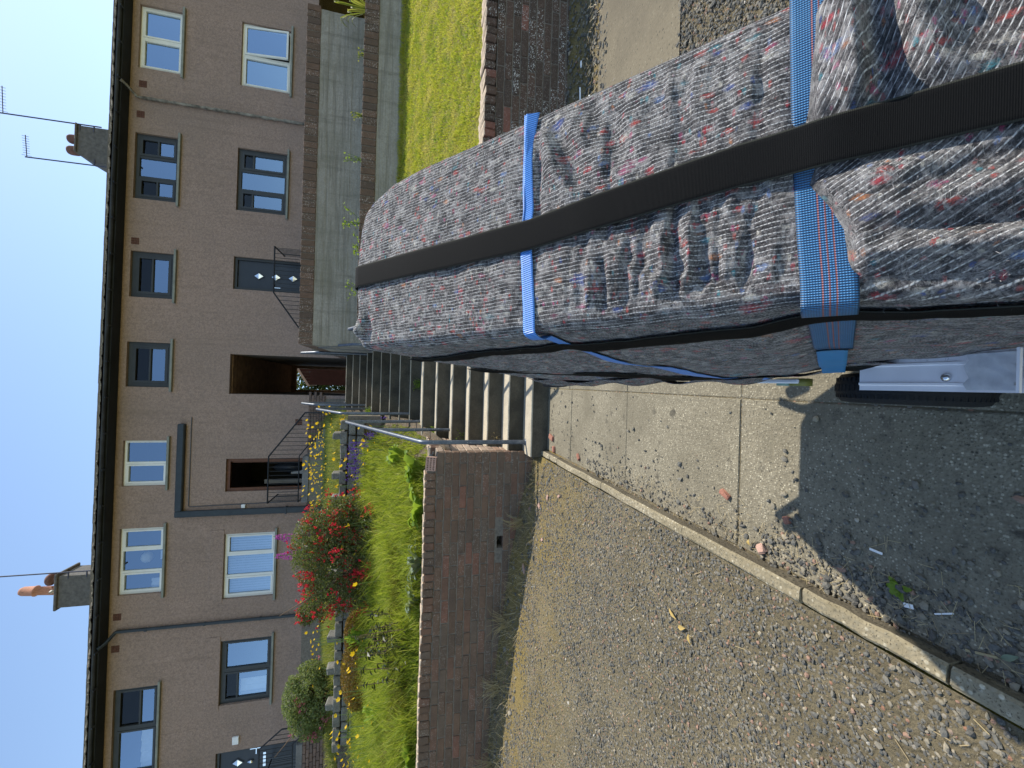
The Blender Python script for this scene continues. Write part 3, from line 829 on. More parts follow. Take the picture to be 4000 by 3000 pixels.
# loose perforated brick standing on the broken corner
lb = MB()
fx, fz, dy = 0.215, 0.1025, 0.066
cols, rows_ = 7, 3
xs = np.linspace(-fx / 2, fx / 2, cols * 2 + 2); zs = np.linspace(-fz / 2, fz / 2, rows_ * 2 + 2)
def holecell(i, j): return i % 2 == 1 and j % 2 == 1
for i in range(len(xs) - 1):
    for j in range(len(zs) - 1):
        x0, x1, z0, z1 = xs[i], xs[i + 1], zs[j], zs[j + 1]
        if holecell(i, j):
            d = dy * 0.8
            lb.quad((x0, d, z0), (x1, d, z0), (x1, d, z1), (x0, d, z1))
            lb.quad((x0, 0, z0), (x0, d, z0), (x0, d, z1), (x0, 0, z1)); lb.quad((x1, 0, z1), (x1, d, z1), (x1, d, z0), (x1, 0, z0))
            lb.quad((x0, 0, z0), (x1, 0, z0), (x1, d, z0), (x0, d, z0)); lb.quad((x0, d, z1), (x1, d, z1), (x1, 0, z1), (x0, 0, z1))
        else:
            lb.quad((x0, 0, z0), (x1, 0, z0), (x1, 0, z1), (x0, 0, z1))
lb.box(-fx / 2, fx / 2, 0.0005, dy, -fz / 2, fz / 2)
lb.f = lb.f[:-6] + [f for f in lb.f[-6:] if True]
# drop the front face of the plain box so the holes stay open
nf = lb.f[-6:]; keep = [q for k, q in enumerate(nf) if k != 2]
lb.f = lb.f[:-6] + keep; lb.m = lb.m[:len(lb.f)]; lb.sm = lb.sm[:len(lb.f)]
lo = link('perforated_brick', lb.mesh('perforated_brick', M['pinkbrick']), None, (-0.80, WY + 0.004, 1.114))
lo.rotation_euler = (R(-16), R(3), R(4)); lo.scale = (0.62, 1, 1.0)
tag(lo, 'loose pink perforated brick set on the broken corner of the brown brick wall', 'brick')
rub = MB()
for k in range(9):
    c = (-0.76 + random.uniform(-.07, .05), WY + 0.13 + random.uniform(0, .16), 1.075 + random.uniform(0, .02))
    s = random.uniform(.015, .035)
    rub.cbox(c[0] - s, c[0] + s, c[1] - s, c[1] + s, c[2] - s * .6, c[2] + s * .6, s * .3, jit=s * .2)
part(LW, 'broken_mortar', rub, M['mortar'])

# right-hand brick wall below the lawn
RY, RTOP = 3.6, 0.765
RW = root('lawn_wall', (2.8, RY + 0.11, 0.0), 'dark lichened brick wall below the yellow lawn with crooked edge coping', 'wall')
part(RW, 'mortar_core', MB().box(0.9, 6.0, RY + 0.007, RY + 0.24, -0.3, RTOP - 0.112), M['mortar'])
ST2 = brick_meshes(0.228, 0.1025, 0.0635, M['brick2'], 5)
CP2 = brick_meshes(0.066, 0.235, 0.105, [M['brick2'], M['sunlit_top']], 5, 0.009, 0.006, top=1)
for row in range(11):
    z = RTOP - 0.112 - 0.036 - 0.0725 * row
    x = 0.95 + (0.12 if row % 2 else 0)
    while x < 4.6:
        L = 0.228
        lay(RW, 'brick', ST2, (x + L / 2, RY + 0.05125, z)); x += L + 0.010
x = 0.95
while x < 4.6:
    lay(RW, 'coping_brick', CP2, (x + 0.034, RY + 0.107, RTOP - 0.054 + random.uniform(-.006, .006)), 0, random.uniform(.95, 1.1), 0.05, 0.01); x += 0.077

# two shuttered concrete walls with soldier brick coping
CS = brick_meshes(0.098, 0.215, 0.20, M['coping'], 4, 0.006, 0.004)
def conc_wall(name, label, x0, x1, y, zb, zt, ret=None):
    w = root(name, ((x0 + x1) / 2, y + 0.1, zb), label, 'wall')
    mb = MB(); n = 26; zz = np.linspace(zb, zt - 0.205, 9)
    # board marks: each lift of shuttering stands a little in or out
    for k in range(8):
        o = random.uniform(-0.004, 0.004)
        mb.box(x0, x1, y + 0.012 + o, y + 0.22, zz[k], zz[k + 1])
    part(w, 'concrete_body', mb, M['render'])
    x = x0 + 0.004
    while x < x1 - 0.05:
        lay(w, 'coping_brick', CS, (x + 0.05, y + 0.1075, zt - 0.1), 0, random.uniform(0.92, 1.02), 0.012, 0.004); x += 0.104
    part(w, 'mortar_core', MB().box(x0 + 0.004, x1 - 0.004, y + 0.010, y + 0.205, zt - 0.205, zt - 0.008), M['mortar'])
    if ret:
        y1 = ret
        part(w, 'return_wall', MB().box(x0 + 0.002, x0 + 0.21, y + 0.225, y1, zb, zt - 0.205), M['render'])
        yy = y + 0.23
        while yy < y1:
            lay(w, 'coping_brick', CS, (x0 + 0.107, yy + 0.05, zt - 0.1), R(90), 1, 0.01, 0.0); yy += 0.104
    return w
conc_wall('lower_terrace_wall', 'lower grey concrete wall with brown soldier brick coping at the top of the lawn', 0.80, 8.2, 6.3, 1.3, 2.115)
conc_wall('upper_terrace_wall', 'upper grey concrete wall with brick coping just below the house railings', 0.535, 5.9, 7.1, 1.9, 3.075, 11.5)

# low flank walls holding the lawn and terrace along the right side of the steps
def flank(par, y0, y1, zf):
    V = []; F = []; n = 12
    for k in range(n + 1):
        y = y0 + (y1 - y0) * k / n; z = zf(y)
        V += [(0.875, y, -0.2), (0.875, y, z), (1.02, y, z), (1.02, y, -0.2)]
    for k in range(n):
        for q in range(4): F.append((k * 4 + q, k * 4 + (q + 1) % 4, k * 4 + 4 + (q + 1) % 4, k * 4 + 4 + q))
    F += [(0, 3, 2, 1), (n * 4, n * 4 + 1, n * 4 + 2, n * 4 + 3)]
    part(par, 'flank_wall', MB().add(V, [f[::-1] for f in F]), M['render'])
flank(RW, RY + 0.242, 6.29, lambda y: float(lawn_z(1.0, y)) + 0.03)
flank(bpy.data.objects['lower_terrace_wall'], 6.53, 7.09, lambda y: 2.06)

# tiered rubble wall across the left garden
SW = root('rubble_wall', (-3.0, 7.45, 2.0), 'low grey rubble stone wall with upright cope stones across the flower garden', 'wall')
part(SW, 'stone_core', MB().box(-6.2, -0.62, 7.45, 7.62, 1.8, 2.36), M['mortar'])
sm = [MB().cbox(-0.5, 0.5, -0.5, 0.5, -0.5, 0.5, 0.09, jit=0.04).mesh('stone', M['stonewall']) for _ in range(6)]
def stone(x, y, z, sx, sy, sz):
    o = bpy.data.objects.new('stone', random.choice(sm)); COL.objects.link(o); o.parent = SW
    o.location = (x - SW.location.x, y - SW.location.y, z - SW.location.z); o.scale = (sx, sy, sz)
    o.rotation_euler = (random.uniform(-.05, .05), random.uniform(-.05, .05), random.uniform(-.06, .06))
for row in range(3):
    x = -0.63 - random.uniform(0, .1)
    while x > -6.1:
        L = random.uniform(0.16, 0.27)
        stone(x - L / 2, 7.42 - 0.02 * row, 2.395 - 0.135 * row, L - 0.02, 0.2, 0.115)
        x -= L
for x in (-0.95, -1.62, -2.02, -2.3, -3.3, -4.36, -4.9, -5.5):
    stone(x, 7.44, 2.475, 0.11, 0.2, 0.2)

# handrails beside the steps
def arc_path(pts, rad=0.07, n=6):
    P = [Vector(p) for p in pts]; out = [P[0]]
    for a, b_, c in zip(P[:-2], P[1:-1], P[2:]):
        u = (a - b_).normalized(); v = (c - b_).normalized()
        p0 = b_ + u * rad; p1 = b_ + v * rad
        for k in range(n + 1):
            t_ = k / n
            out.append(p0 * (1 - t_) ** 2 + b_ * 2 * t_ * (1 - t_) + p1 * t_ * t_)
    out.append(P[-1]); return out
def handrail(label, x, foot, bend, top, foot2, mids=(), xt=None):
    xt = x if xt is None else xt
    h = root('handrail', (x, foot[0], foot[1]), label, 'handrail', 'grey tube handrails beside the steps')
    part(h, 'rail', MB().tube(arc_path([(x, foot[0], foot[1] - 0.03), (x, bend[0], bend[1]), (xt, top[0], top[1]), (xt, foot2[0], foot2[1] - 0.03)]), 0.0215, 14), M['rail'])
    for (y, z0, z1) in mids:
        part(h, 'post', MB().tube([(x, y, z0 - 0.03), (x, y, z1)], 0.019, 12), M['rail'])
    for f in (foot, foot2):
        part(h, 'foot_collar', MB().lathe([(0.0, 0.006), (0.034, 0.006), (0.034, 0.0), (0.034, -0.003)], (x, f[0], f[1]), 12), M['rail'])
    return h
handrail('nearest left handrail rising beside the brown brick wall end', -0.59, (4.04, .168), (4.06, 1.19), (6.10, 2.20), (6.20, 1.176), [(5.13, .672, 1.70)])
handrail('left handrail of the middle steps in front of the rubble wall', -0.52, (6.76, 1.344), (6.72, 2.35), (7.62, 2.90), (7.86, 2.016))
handrail('farthest left handrail at the top beside the passage opening', -0.50, (8.60, 2.184), (8.56, 3.12), (9.02, 3.47), (9.30, 2.688))
handrail('nearest right handrail mostly hidden behind the wrapped load', 0.70, (4.06, .168), (4.08, 1.19), (6.10, 2.20), (6.20, 1.176), [(5.13, .672, 1.70)])
handrail('right handrail of the middle steps showing above the corner of the wrapped load', 0.55, (6.80, 1.344), (6.76, 2.20), (7.70, 2.92), (7.86, 2.016))
handrail('farthest right handrail beside the right edge of the passage', 0.51, (8.58, 2.184), (8.54, 3.10), (8.98, 3.50), (9.25, 2.688))
# ------------------------------------------------------------------ terraced house
K = 1.276
HX = lambda x: x * K
HZ = lambda z: 1.313 + (z - 1.313) * K
HOUSE_Y = 13.4
H = root('terraced_house', (0, HOUSE_Y, 0), 'two storey brown harled terraced house with white and dark windows and tiled roof', 'house', None, R(1.0))
ZG0, ZG1 = HZ(4.27), HZ(5.305)          # ground floor window opening
ZU0, ZU1 = HZ(6.455), HZ(7.275)         # upper floor
ZB = 3.0
wins = [  # x0, x1, z0, z1
    ('U1', 6.67, 8.06, ZU0, ZU1), ('U2', 3.80, 5.24, ZU0, ZU1), ('U3', 1.66, 2.66, ZU0, ZU1), ('U4', -0.28, 0.69, ZU0, ZU1),
    ('U5', -2.42, -1.44, ZU0, ZU1), ('U6', -4.74, -3.32, ZU0, ZU1), ('U7', -8.62, -6.72, ZU0, ZU1),
    ('G1', 6.67, 8.15, ZG0, ZG1), ('G2', 3.79, 5.23, ZG0, ZG1), ('G3', -5.0, -3.55, ZG0, ZG1), ('G4', -7.36, -5.93, ZG0, ZG1),
    ('D1', 1.985, 2.73, 4.28, HZ(5.31)), ('D2', -2.60, -1.86, 4.28, HZ(5.325)), ('D3', -9.25, -8.40, 4.30, HZ(5.33)),
    ('P', -0.395, 0.505, ZB, HZ(5.315))]
holes = [(HX(a), HX(c), z0, z1) for (_, a, c, z0, z1) in wins]
HD_ = {n: (HX(a), HX(c), z0, z1) for (n, a, c, z0, z1) in wins}


def holed(mb, x0, x1, z0, z1, holes, y=0.0, depth=0.12, rev=True, m=0):
    xs = sorted({x0, x1, *[v for h in holes for v in h[:2]], *np.linspace(x0, x1, 15).tolist()}); zs = sorted({z0, z1, *[v for h in holes for v in h[2:]]})
    for a, c in zip(xs[:-1], xs[1:]):
        for p, q in zip(zs[:-1], zs[1:]):
            cx, cz = (a + c) / 2, (p + q) / 2
            if any(h[0] < cx < h[1] and h[2] < cz < h[3] for h in holes): continue
            mb.quad((a, y, p), (c, y, p), (c, y, q), (a, y, q), m)
    for h in holes:
        a, c, p, q = h; d = y + depth
        mb.quad((a, y, q), (c, y, q), (c, d, q), (a, d, q), m); mb.quad((a, y, p), (a, y, q), (a, d, q), (a, d, p), m)
        mb.quad((c, y, q), (c, y, p), (c, d, p), (c, d, q), m); mb.quad((a, y, p), (a, d, p), (c, d, p), (c, y, p), m)


mb = MB(); EZ = 9.10
holed(mb, -15, 15, ZB, EZ, holes)
mb.quad((-15, 6.4, ZB), (-15, 0, ZB), (-15, 0, EZ), (-15, 6.4, EZ)); mb.quad((15, 0, ZB), (15, 6.4, ZB), (15, 6.4, EZ), (15, 0, EZ))
bk = MB(); holed(bk, -15, 15, ZB, EZ, [HD_['P']], 6.4, 0.0); mb.add(bk.v, [f[::-1] for f in bk.f])
part(H, 'wall', mb, M['harl'], world=False)
# base courses of grey brick below the harling
bs = brick_meshes(0.215, 0.06, 0.066, M['basebrick'], 4)
nb = 0
for row in range(6):
    z = HZ(3.655) - 0.04 - 0.075 * row
    x = -7.4 + (0.11 if row % 2 else 0)
    while x < -0.62:
        if row < 4 or x > -2.0:
            o = bpy.data.objects.new('base_brick', random.choice(bs)); COL.objects.link(o); o.parent = H
            o.location = (x + 0.11, -0.018, z); nb += 1
        x += 0.226
part(H, 'base_course', MB().box(-14.9, -0.60, -0.014, 0.05, 3.01, HZ(3.655) - 0.002).box(0.78, 14.9, -0.014, 0.05, 3.01, HZ(3.62)), M['mortar'], world=False)
# raised harling bands over two ground floor windows
for n in ('G3', 'G4'):
    a, c, _, q = HD_[n]
    part(H, 'harling_band', MB().cbox(a - 0.12, c + 0.14, -0.014, 0.02, q + 0.0, q + 0.36, 0.01), M['harl'], world=False)

# passage through the house
a, c, p, q = HD_['P']
pg = MB()
pg.quad((a, 0.12, p), (a, 0.12, q), (a, 6.4, q), (a, 6.4, p)); pg.quad((c, 0.12, q), (c, 0.12, p), (c, 6.4, p), (c, 6.4, q))
part(H, 'passage_wall', pg, M['passwall'], world=False)
for k in range(30):
    y0 = 0.14 + k * 0.21
    part(H, 'ceiling_board', MB().box(a + 0.003, c - 0.003, y0, y0 + 0.2, q - 0.03, q - 0.004), M['timberlining'], world=False)
part(H, 'passage_door_frame', MB().box(a + 0.002, a + 0.11, 6.1, 6.25, p, q - 0.04).box(c - 0.11, c - 0.002, 6.1, 6.25, p, q - 0.04).box(a + 0.11, c - 0.11, 6.1, 6.25, q - 0.22, q - 0.04), M['timberlining'], world=False)

# roof
ridge_y, ridge_z, ev_y, ev_z = 3.2, 11.47, -0.36, 9.24
rf = MB(); rows = 15; sl_ = (ridge_z - ev_z) / (ridge_y - ev_y)
for k in range(1, rows):
    y0 = ev_y + (ridge_y - ev_y) * k / rows; y1 = ev_y + (ridge_y - ev_y) * (k + 1) / rows
    z0 = ev_z + (y0 - ev_y) * sl_; z1 = ev_z + (y1 - ev_y) * sl_
    nx = 100
    for i in range(nx):
        x0 = -15.3 + 30.6 * i / nx; x1 = -15.3 + 30.6 * (i + 1) / nx
        j = random.uniform(0, 0.012)
        rf.quad((x0, y0, z0 + 0.03 + j), (x1, y0, z0 + 0.03 + j), (x1, y1, z1 + 0.012), (x0, y1, z1 + 0.012))
        rf.quad((x0, y0, z0), (x1, y0, z0), (x1, y0, z0 + 0.03 + j), (x0, y0, z0 + 0.03 + j))
rf.quad((-15.3, ridge_y, ridge_z + .01), (15.3, ridge_y, ridge_z + .01), (15.3, 6.8, 9.15), (-15.3, 6.8, 9.15))
rf.add([(-15, 0, EZ), (-15, 6.4, EZ), (-15, ridge_y, ridge_z)], [(2, 1, 0)]).add([(15, 0, EZ), (15, 6.4, EZ), (15, ridge_y, ridge_z)], [(0, 1, 2)])
roof = part(H, 'roof', rf, M['tile'], world=False)
def tile_mesh():
    m_ = MB(); n = 6; V = []; F = []
    # a shallow interlocking tile: trough and roll
    prof = [(-.155, .0), (-.12, .018), (-.08, .018), (-.045, .002), (.06, 0.0), (.12, .004), (.155, .014)]
    for s_, dz in ((0, 0), (1, 0)):
        for (x, z) in prof: V.append((x, s_ * 0.30, z + 0.026 + s_ * 0.30 * sl_ - s_ * .02))
        for (x, z) in prof: V.append((x, s_ * 0.30, z - 0.0 + s_ * 0.30 * sl_ - s_ * .02))
    n = len(prof)
    for k in range(n - 1):
        F += [(k, k + 1, 2 * n + k + 1, 2 * n + k), (n + k + 1, n + k, 3 * n + k, 3 * n + k + 1), (n + k, n + k + 1, k + 1, k)]
    F += [(0, 2 * n, 3 * n, n), (n - 1, 2 * n - 1, 4 * n - 1, 3 * n - 1)]
    return m_.add(V, F).mesh('roof_tile', M['tile'])
tm = tile_mesh()
x = -13.2
while x < 11.5:
    o = bpy.data.objects.new('roof_tile', tm); COL.objects.link(o); o.parent = roof
    o.location = (x, ev_y - 0.03 + random.uniform(-.008, .008), ev_z - 0.012 + random.uniform(-.006, .010)); o.rotation_euler = (random.uniform(-.02, .02), random.uniform(-.03, .03), random.uniform(-.03, .03))
    x += 0.312
part(H, 'soffit', MB().box(-15.2, 15.2, ev_y + 0.03, -0.004, 9.085, 9.11).box(-15.2, 15.2, ev_y + 0.03, ev_y + 0.06, 9.11, 9.19), M['soffit'], world=False)
g = MB(); seg = 7
V = []; F = []
for xx in np.linspace(-15.2, 15.2, 40):
    for k in range(seg + 1):
        a_ = math.pi * (1 + k / seg); w = random.uniform(-.004, .004)
        V.append((xx, ev_y - 0.035 + 0.055 * math.cos(a_), 9.165 + 0.052 * math.sin(a_) + w))
for i in range(39):
    for k in range(seg): F.append((i * (seg + 1) + k, i * (seg + 1) + k + 1, (i + 1) * (seg + 1) + k + 1, (i + 1) * (seg + 1) + k))
g.add(V, F)
part(H, 'gutter', g, M['gutter'], world=False)
for xx in np.arange(-13, 11.5, 0.95):
    part(H, 'gutter_bracket', MB().box(xx - .02, xx + .02, ev_y - .108, ev_y + .03, 9.09, 9.112), M['gutter'], world=False)

# windows
def pane(par, x0, x1, z0, z1, y=0.135, mat='glass', tilt=0.0):
    o = part(par, 'pane', MB().quad((x0, y, z0), (x1, y, z0), (x1, y, z1), (x0, y, z1)), M[mat], world=False)
    return o
def frame_ring(mb, x0, x1, z0, z1, w, y0, y1):
    mb.box(x0, x1, y0, y1, z0, z0 + w).box(x0, x1, y0, y1, z1 - w, z1)
    mb.box(x0, x0 + w, y0, y1, z0 + w, z1 - w).box(x1 - w, x1, y0, y1, z0 + w, z1 - w)
def window(n, fm, splits, sashes=(), fw_=0.06, sash_w=0.045, inside=None, transom=None, openleaf=None):
    x0, x1, z0, z1 = HD_[n]
    x0 += 0.003; x1 -= 0.003; z0 += 0.003; z1 -= 0.003
    fb = MB(); frame_ring(fb, x0, x1, z0, z1, fw_, 0.075, 0.14)
    edges = [x0 + fw_] + [x0 + (x1 - x0) * s for s in splits] + [x1 - fw_]
    for s in splits:
        xm = x0 + (x1 - x0) * s; fb.box(xm - 0.032, xm + 0.032, 0.077, 0.138, z0 + fw_, z1 - fw_)
    lights = []
    for i in range(len(edges) - 1):
        a = edges[i] + (0.032 if i else 0); c = edges[i + 1] - (0.032 if i < len(edges) - 2 else 0)
        lights.append((a, c))
    w = part(H, 'window', fb, M[fm], world=False)
    for i, (a, c) in enumerate(lights):
        p, q = z0 + fw_, z1 - fw_
        if openleaf == i:
            continue
        if i in sashes:
            sb = MB(); frame_ring(sb, a + .004, c - .004, p + .004, q - .004, sash_w, 0.066, 0.12)
            part(w, 'sash', sb, M[fm], world=False)
            a += sash_w; c -= sash_w; p += sash_w; q -= sash_w
        if transom and i in transom:
            f = transom[i]; zm = p + (q - p) * f
            part(w, 'fanlight_bar', MB().box(a, c, 0.07, 0.13, zm - .02, zm + .02), M[fm], world=False)
            pane(w, a, c, zm + .02, q, 0.118, 'dimglass'); pane(w, a, c, p, zm - .02, 0.112)
        else:
            pane(w, a, c, p, q, 0.112)
    part(w, 'sill', MB().cbox(x0 - 0.12, x1 + 0.12, -0.075, 0.07, z0 - 0.062, z0 - 0.004, 0.006), M['sill'], world=False)
    # the room behind
    rm = MB()
    a, c, p, q, d = x0 - .3, x1 + .3, z0 - .4, z1 + .2, 1.6
    rm.quad((a, d, p), (c, d, p), (c, d, q), (a, d, q)); rm.quad((a, .15, p), (a, d, p), (a, d, q), (a, .15, q)); rm.quad((c, d, p), (c, .15, p), (c, .15, q), (c, d, q))
    rm.quad((a, .15, p), (c, .15, p), (c, d, p), (a, d, p)); rm.quad((a, .15, q), (a, d, q), (c, d, q), (c, .15, q))
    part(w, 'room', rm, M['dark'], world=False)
    return w, (x0, x1, z0, z1), lights
def curtain(w, x0, x1, z0, z1, y=0.22, n=14, amp=0.025):
    mb = MB(); V = []; F = []
    for i in range(n + 1):
        x = x0 + (x1 - x0) * i / n; yy = y + amp * math.sin(i * 2.1)
        V += [(x, yy, z0 + .03 * math.sin(i)), (x, yy, z1)]
    for i in range(n): F.append((2 * i, 2 * i + 2, 2 * i + 3, 2 * i + 1))
    part(w, 'curtain', mb.add(V, F), M['curtain'], world=False)

window('U1', 'cream', [0.5], (0, 1))
w, bx, lg = window('G1', 'cream', [0.5], (0,), openleaf=1)
# right-hand leaf pushed open a little at the bottom
a, c = lg[1]; lf = MB(); frame_ring(lf, a + .004, c - .004, bx[2] + .062, bx[3] - .062, .05, -.02, .03)
o = part(w, 'open_sash', lf, M['cream'], world=False)
gp = pane(o, a + .05, c - .05, bx[2] + .11, bx[3] - .11, 0.005)
piv = Matrix.Translation((0, 0.08, bx[3] - .06)) @ Matrix.Rotation(R(-5.5), 4, 'X') @ Matrix.Translation((0, 0, -(bx[3] - .06)))
o.matrix_local = piv
window('U2', 'slate', [0.345, 0.655], (0, 2), 0.085, 0.06, transom={0: .5, 2: .5})
window('G2', 'slate', [0.345, 0.655], (0, 2), 0.085, 0.06, transom={0: .76, 2: .76})
window('U3', 'slate', [], (0,), 0.10, 0.07, transom={0: .55})
window('U4', 'slate', [], (0,), 0.10, 0.07, transom={0: .52})
window('U5', 'white', [0.5], (0,))
w, bx, lg = window('U6', 'white', [0.335, 0.665], (0, 2))
gl_ = MB(); gl_.lathe([(0.003, -.14), (.07, -.125), (.13, -.07), (.15, 0), (.13, .07), (.07, .125), (.003, .14)], ((bx[0] + bx[1]) / 2 - .06, .45, (bx[2] + bx[3]) / 2 + .1), 14)
part(w, 'paper_lamp_shade', gl_, M['lamp'], world=False)
curtain(w, lg[0][0], lg[0][0] + .28, bx[2] + .06, bx[2] + .36, .2, 6)
part(w, 'letter_card', MB().box(lg[1][1] - .3, lg[1][1] - .06, .16, .17, bx[2] + .07, bx[2] + .15), M['curtain'], world=False)
w, bx, lg = window('U7', 'slate', [0.53], (0, 1), 0.075, 0.05, transom={1: .42})
curtain(w, lg[0][0], lg[0][1], bx[2] + .1, bx[2] + .46, .2, 12)
w, bx, lg = window('G3', 'white', [0.335, 0.665], (0, 2))
for k in range(24):
    x = bx[0] + .06 + (bx[1] - bx[0] - .12) * (k + .5) / 24
    part(w, 'blind_slat', MB().add([(x - .03, .20, bx[2] + .06), (x + .022, .235, bx[2] + .06), (x + .022, .235, bx[3] - .06), (x - .03, .20, bx[3] - .06)], [(0, 1, 2, 3)]), M['blind'], world=False)
w, bx, lg = window('G4', 'slate', [0.5], (0, 1), 0.075, 0.05, transom={0: .72})
curtain(w, lg[0][0] + .02, lg[0][0] + .5, bx[2] + .1, bx[2] + .85, .22, 8)

# doors
def door_frame(n, mat, w_=0.07):
    x0, x1, z0, z1 = HD_[n]; mb = MB(); frame_ring(mb, x0 + .003, x1 - .003, z0 + .003, z1 - .003, w_, .07, .15)
    return part(H, 'door_frame', mb, M[mat], world=False)
def diamond(par, x, z, s, y=.112):
    part(par, 'diamond_light', MB().add([(x - s * .72, y, z), (x, y, z - s), (x + s * .72, y, z), (x, y, z + s), (x, y - .016, z)], [(0, 1, 4), (1, 2, 4), (2, 3, 4), (3, 0, 4)]), M['chrome'], world=False)
    fb = MB(); a = 1.35
    for (p0, p1) in (((-1, 0), (0, -1)), ((0, -1), (1, 0)), ((1, 0), (0, 1)), ((0, 1), (-1, 0))):
        A = (x + p0[0] * s * .72, z + p0[1] * s); B = (x + p1[0] * s * .72, z + p1[1] * s)
        A2 = (x + p0[0] * s * .72 * a, z + p0[1] * s * a); B2 = (x + p1[0] * s * .72 * a, z + p1[1] * s * a)
        fb.quad((A[0], y - .01, A[1]), (B[0], y - .01, B[1]), (B2[0], y - .01, B2[1]), (A2[0], y - .01, A2[1]))
    part(par, 'diamond_frame', fb, M['door'], world=False)
door_frame('D1', 'slate'); x0, x1, z0, z1 = HD_['D1']
dd = part(H, 'door', MB().cbox(x0 + .075, x1 - .075, .125, .16, z0 + .07, z1 - .075, .004), M['door'], world=False)
for z in (z1 - .62, z1 - 1.08, z1 - 1.54): diamond(dd, (x0 + x1) / 2 - .02, z, .125)
part(dd, 'handle', MB().box(x0 + .13, x0 + .16, .09, .125, z0 + .92, z0 + 1.12).box(x0 + .13, x0 + .26, .08, .095, z0 + 1.08, z0 + 1.10), M['chrome'], world=False)
# open front door with a dim hall behind
door_frame('D2', 'brownframe', .085); x0, x1, z0, z1 = HD_['D2']
hall = MB(); a, c, p, q, d = x0 - .25, x1 + .2, z0, z1 + .2, 2.6
hall.quad((a, d, p), (c, d, p), (c, d, q), (a, d, q)); hall.quad((a, .15, p), (a, d, p), (a, d, q), (a, .15, q)); hall.quad((c, d, p), (c, .15, p), (c, .15, q), (c, d, q)); hall.quad((a, .15, p), (c, .15, p), (c, d, p), (a, d, p))
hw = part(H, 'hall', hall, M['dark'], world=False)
part(hw, 'skirting_wall', MB().box(x0 + .1, x0 + .22, .5, .56, z0, z0 + 1.3), M['room'], world=False)
part(hw, 'white_radiator', MB().box(x0 + .24, x0 + .36, 1.2, 1.26, z0 + .1, z0 + .75), M['whitebox'], world=False)
od = MB().cbox(0, .05, 0, .8, 0, z1 - z0 - .18, .004)
for k in range(3): od.cbox(-.008, .004, .1, .7, .2 + k * .6, .65 + k * .6, .003)
od.xform(Matrix.Translation((x1 - .14, .16, z0 + .08)))
dl = part(H, 'open_door_leaf', od, M['brownframe'], world=False)
part(dl, 'letter_plate', MB().box(x1 - .156, x1 - .15, .42, .66, z0 + .95, z0 + 1.0), M['chrome'], world=False)
part(H, 'dark_coat', MB().lathe([(.02, 0), (.16, .1), (.19, .5), (.15, .8), (.06, .92), (.01, .95)], ((x0 + x1) / 2 - .02, 1.3, z0 + .35), 12), M['door'], world=False)
door_frame('D3', 'slate'); x0, x1, z0, z1 = HD_['D3']
dd = part(H, 'door', MB().cbox(x0 + .075, x1 - .075, .125, .16, z0 + .07, z1 - .075, .004), M['door'], world=False)
xm = x1 - .46
diamond(dd, xm, z1 - .52, .14)
part(dd, 'door_knocker', MB().lathe([(.002, -.09), (.035, -.06), (.045, 0), (.025, .06), (.002, .09)], (xm, .10, z1 - .86), 10), M['chrome'], world=False)
part(dd, 'letter_plate', MB().box(xm - .2, xm - .1, .1, .125, z0 + .88, z0 + .95).box(xm - .08, xm - .0, .1, .125, z0 + .88, z0 + .95).box(xm + .02, xm + .10, .1, .125, z0 + .88, z0 + .95).box(xm + .12, xm + .2, .1, .125, z0 + .88, z0 + .95), M['chrome'], world=False)
part(dd, 'handle', MB().box(x1 - .12, x1 - .09, .1, .125, z0 + 1.0, z0 + 1.3).box(x1 - .26, x1 - .09, .085, .1, z0 + 1.12, z0 + 1.145), M['chrome'], world=False)
part(H, 'alarm_box', MB().cbox(HX(-8.24), HX(-8.07), -.06, -.002, HZ(4.87), HZ(5.0), .012), M['whitebox'], world=False)
part(H, 'junction_box', MB().cbox(HX(-2.97), HX(-2.89), -.06, -.002, HZ(4.9), HZ(4.98), .008), M['whitebox'], world=False)

# pipes and vents
duct = MB(); 
duct.cbox(HX(-2.98), HX(-1.07), -.13, -.003, HZ(6.115), HZ(6.25), .02)
duct.cbox(HX(-3.11), HX(-2.98) + .002, -.132, -.003, 3.2, HZ(6.25), .02)
part(H, 'black_duct', duct, M['pipe'], world=False)
part(H, 'duct_collar', MB().cbox(HX(-3.12) - .006, HX(-2.97) + .008, -.142, -.003, 4.78, 4.83, .004), M['pipe'], world=False)
part(H, 'cable', MB().tube([(HX(-.93), -.012, HZ(6.02)), (HX(-2.88), -.012, HZ(6.02)), (HX(-2.90), -.012, HZ(6.0)), (HX(-2.86), -.012, 4.2)], .014, 6), M['cable'], world=False)
dp = [(HX(-5.66), ev_y - .03, 9.08), (HX(-5.60), -.25, 8.98), (HX(-5.47), -.06, HZ(7.25)), (HX(-5.49), -.06, 3.5)]
pp = part(H, 'drainpipe', MB().tube(arc_path(dp, .05, 4), .042, 10), M['pipe'], world=False)
for z in (8.2, 6.8, 5.4): part(pp, 'pipe_collar', MB().lathe([(.05, -.03), (.056, 0), (.05, .03)], (HX(-5.48), -.06, z), 10), M['pipe'], world=False)
op = MB(); pts = arc_path([(HX(6.14), ev_y - .02, 9.08), (HX(6.10), -.25, 9.0), (HX(5.985), -.055, HZ(7.24)), (HX(5.98), -.055, 3.0)], .05, 4)
fine = []
for p0, p1 in zip(pts[:-1], pts[1:]):
    k = max(1, int((p1 - p0).length / .07))
    for j in range(k): fine.append(p0.lerp(p1, j / k))
fine.append(pts[-1])
op.tube(fine, [0.036 + random.uniform(-.010, .012) for _ in fine], 9)
part(H, 'lichened_drainpipe', op, M['oldpipe'], world=False)
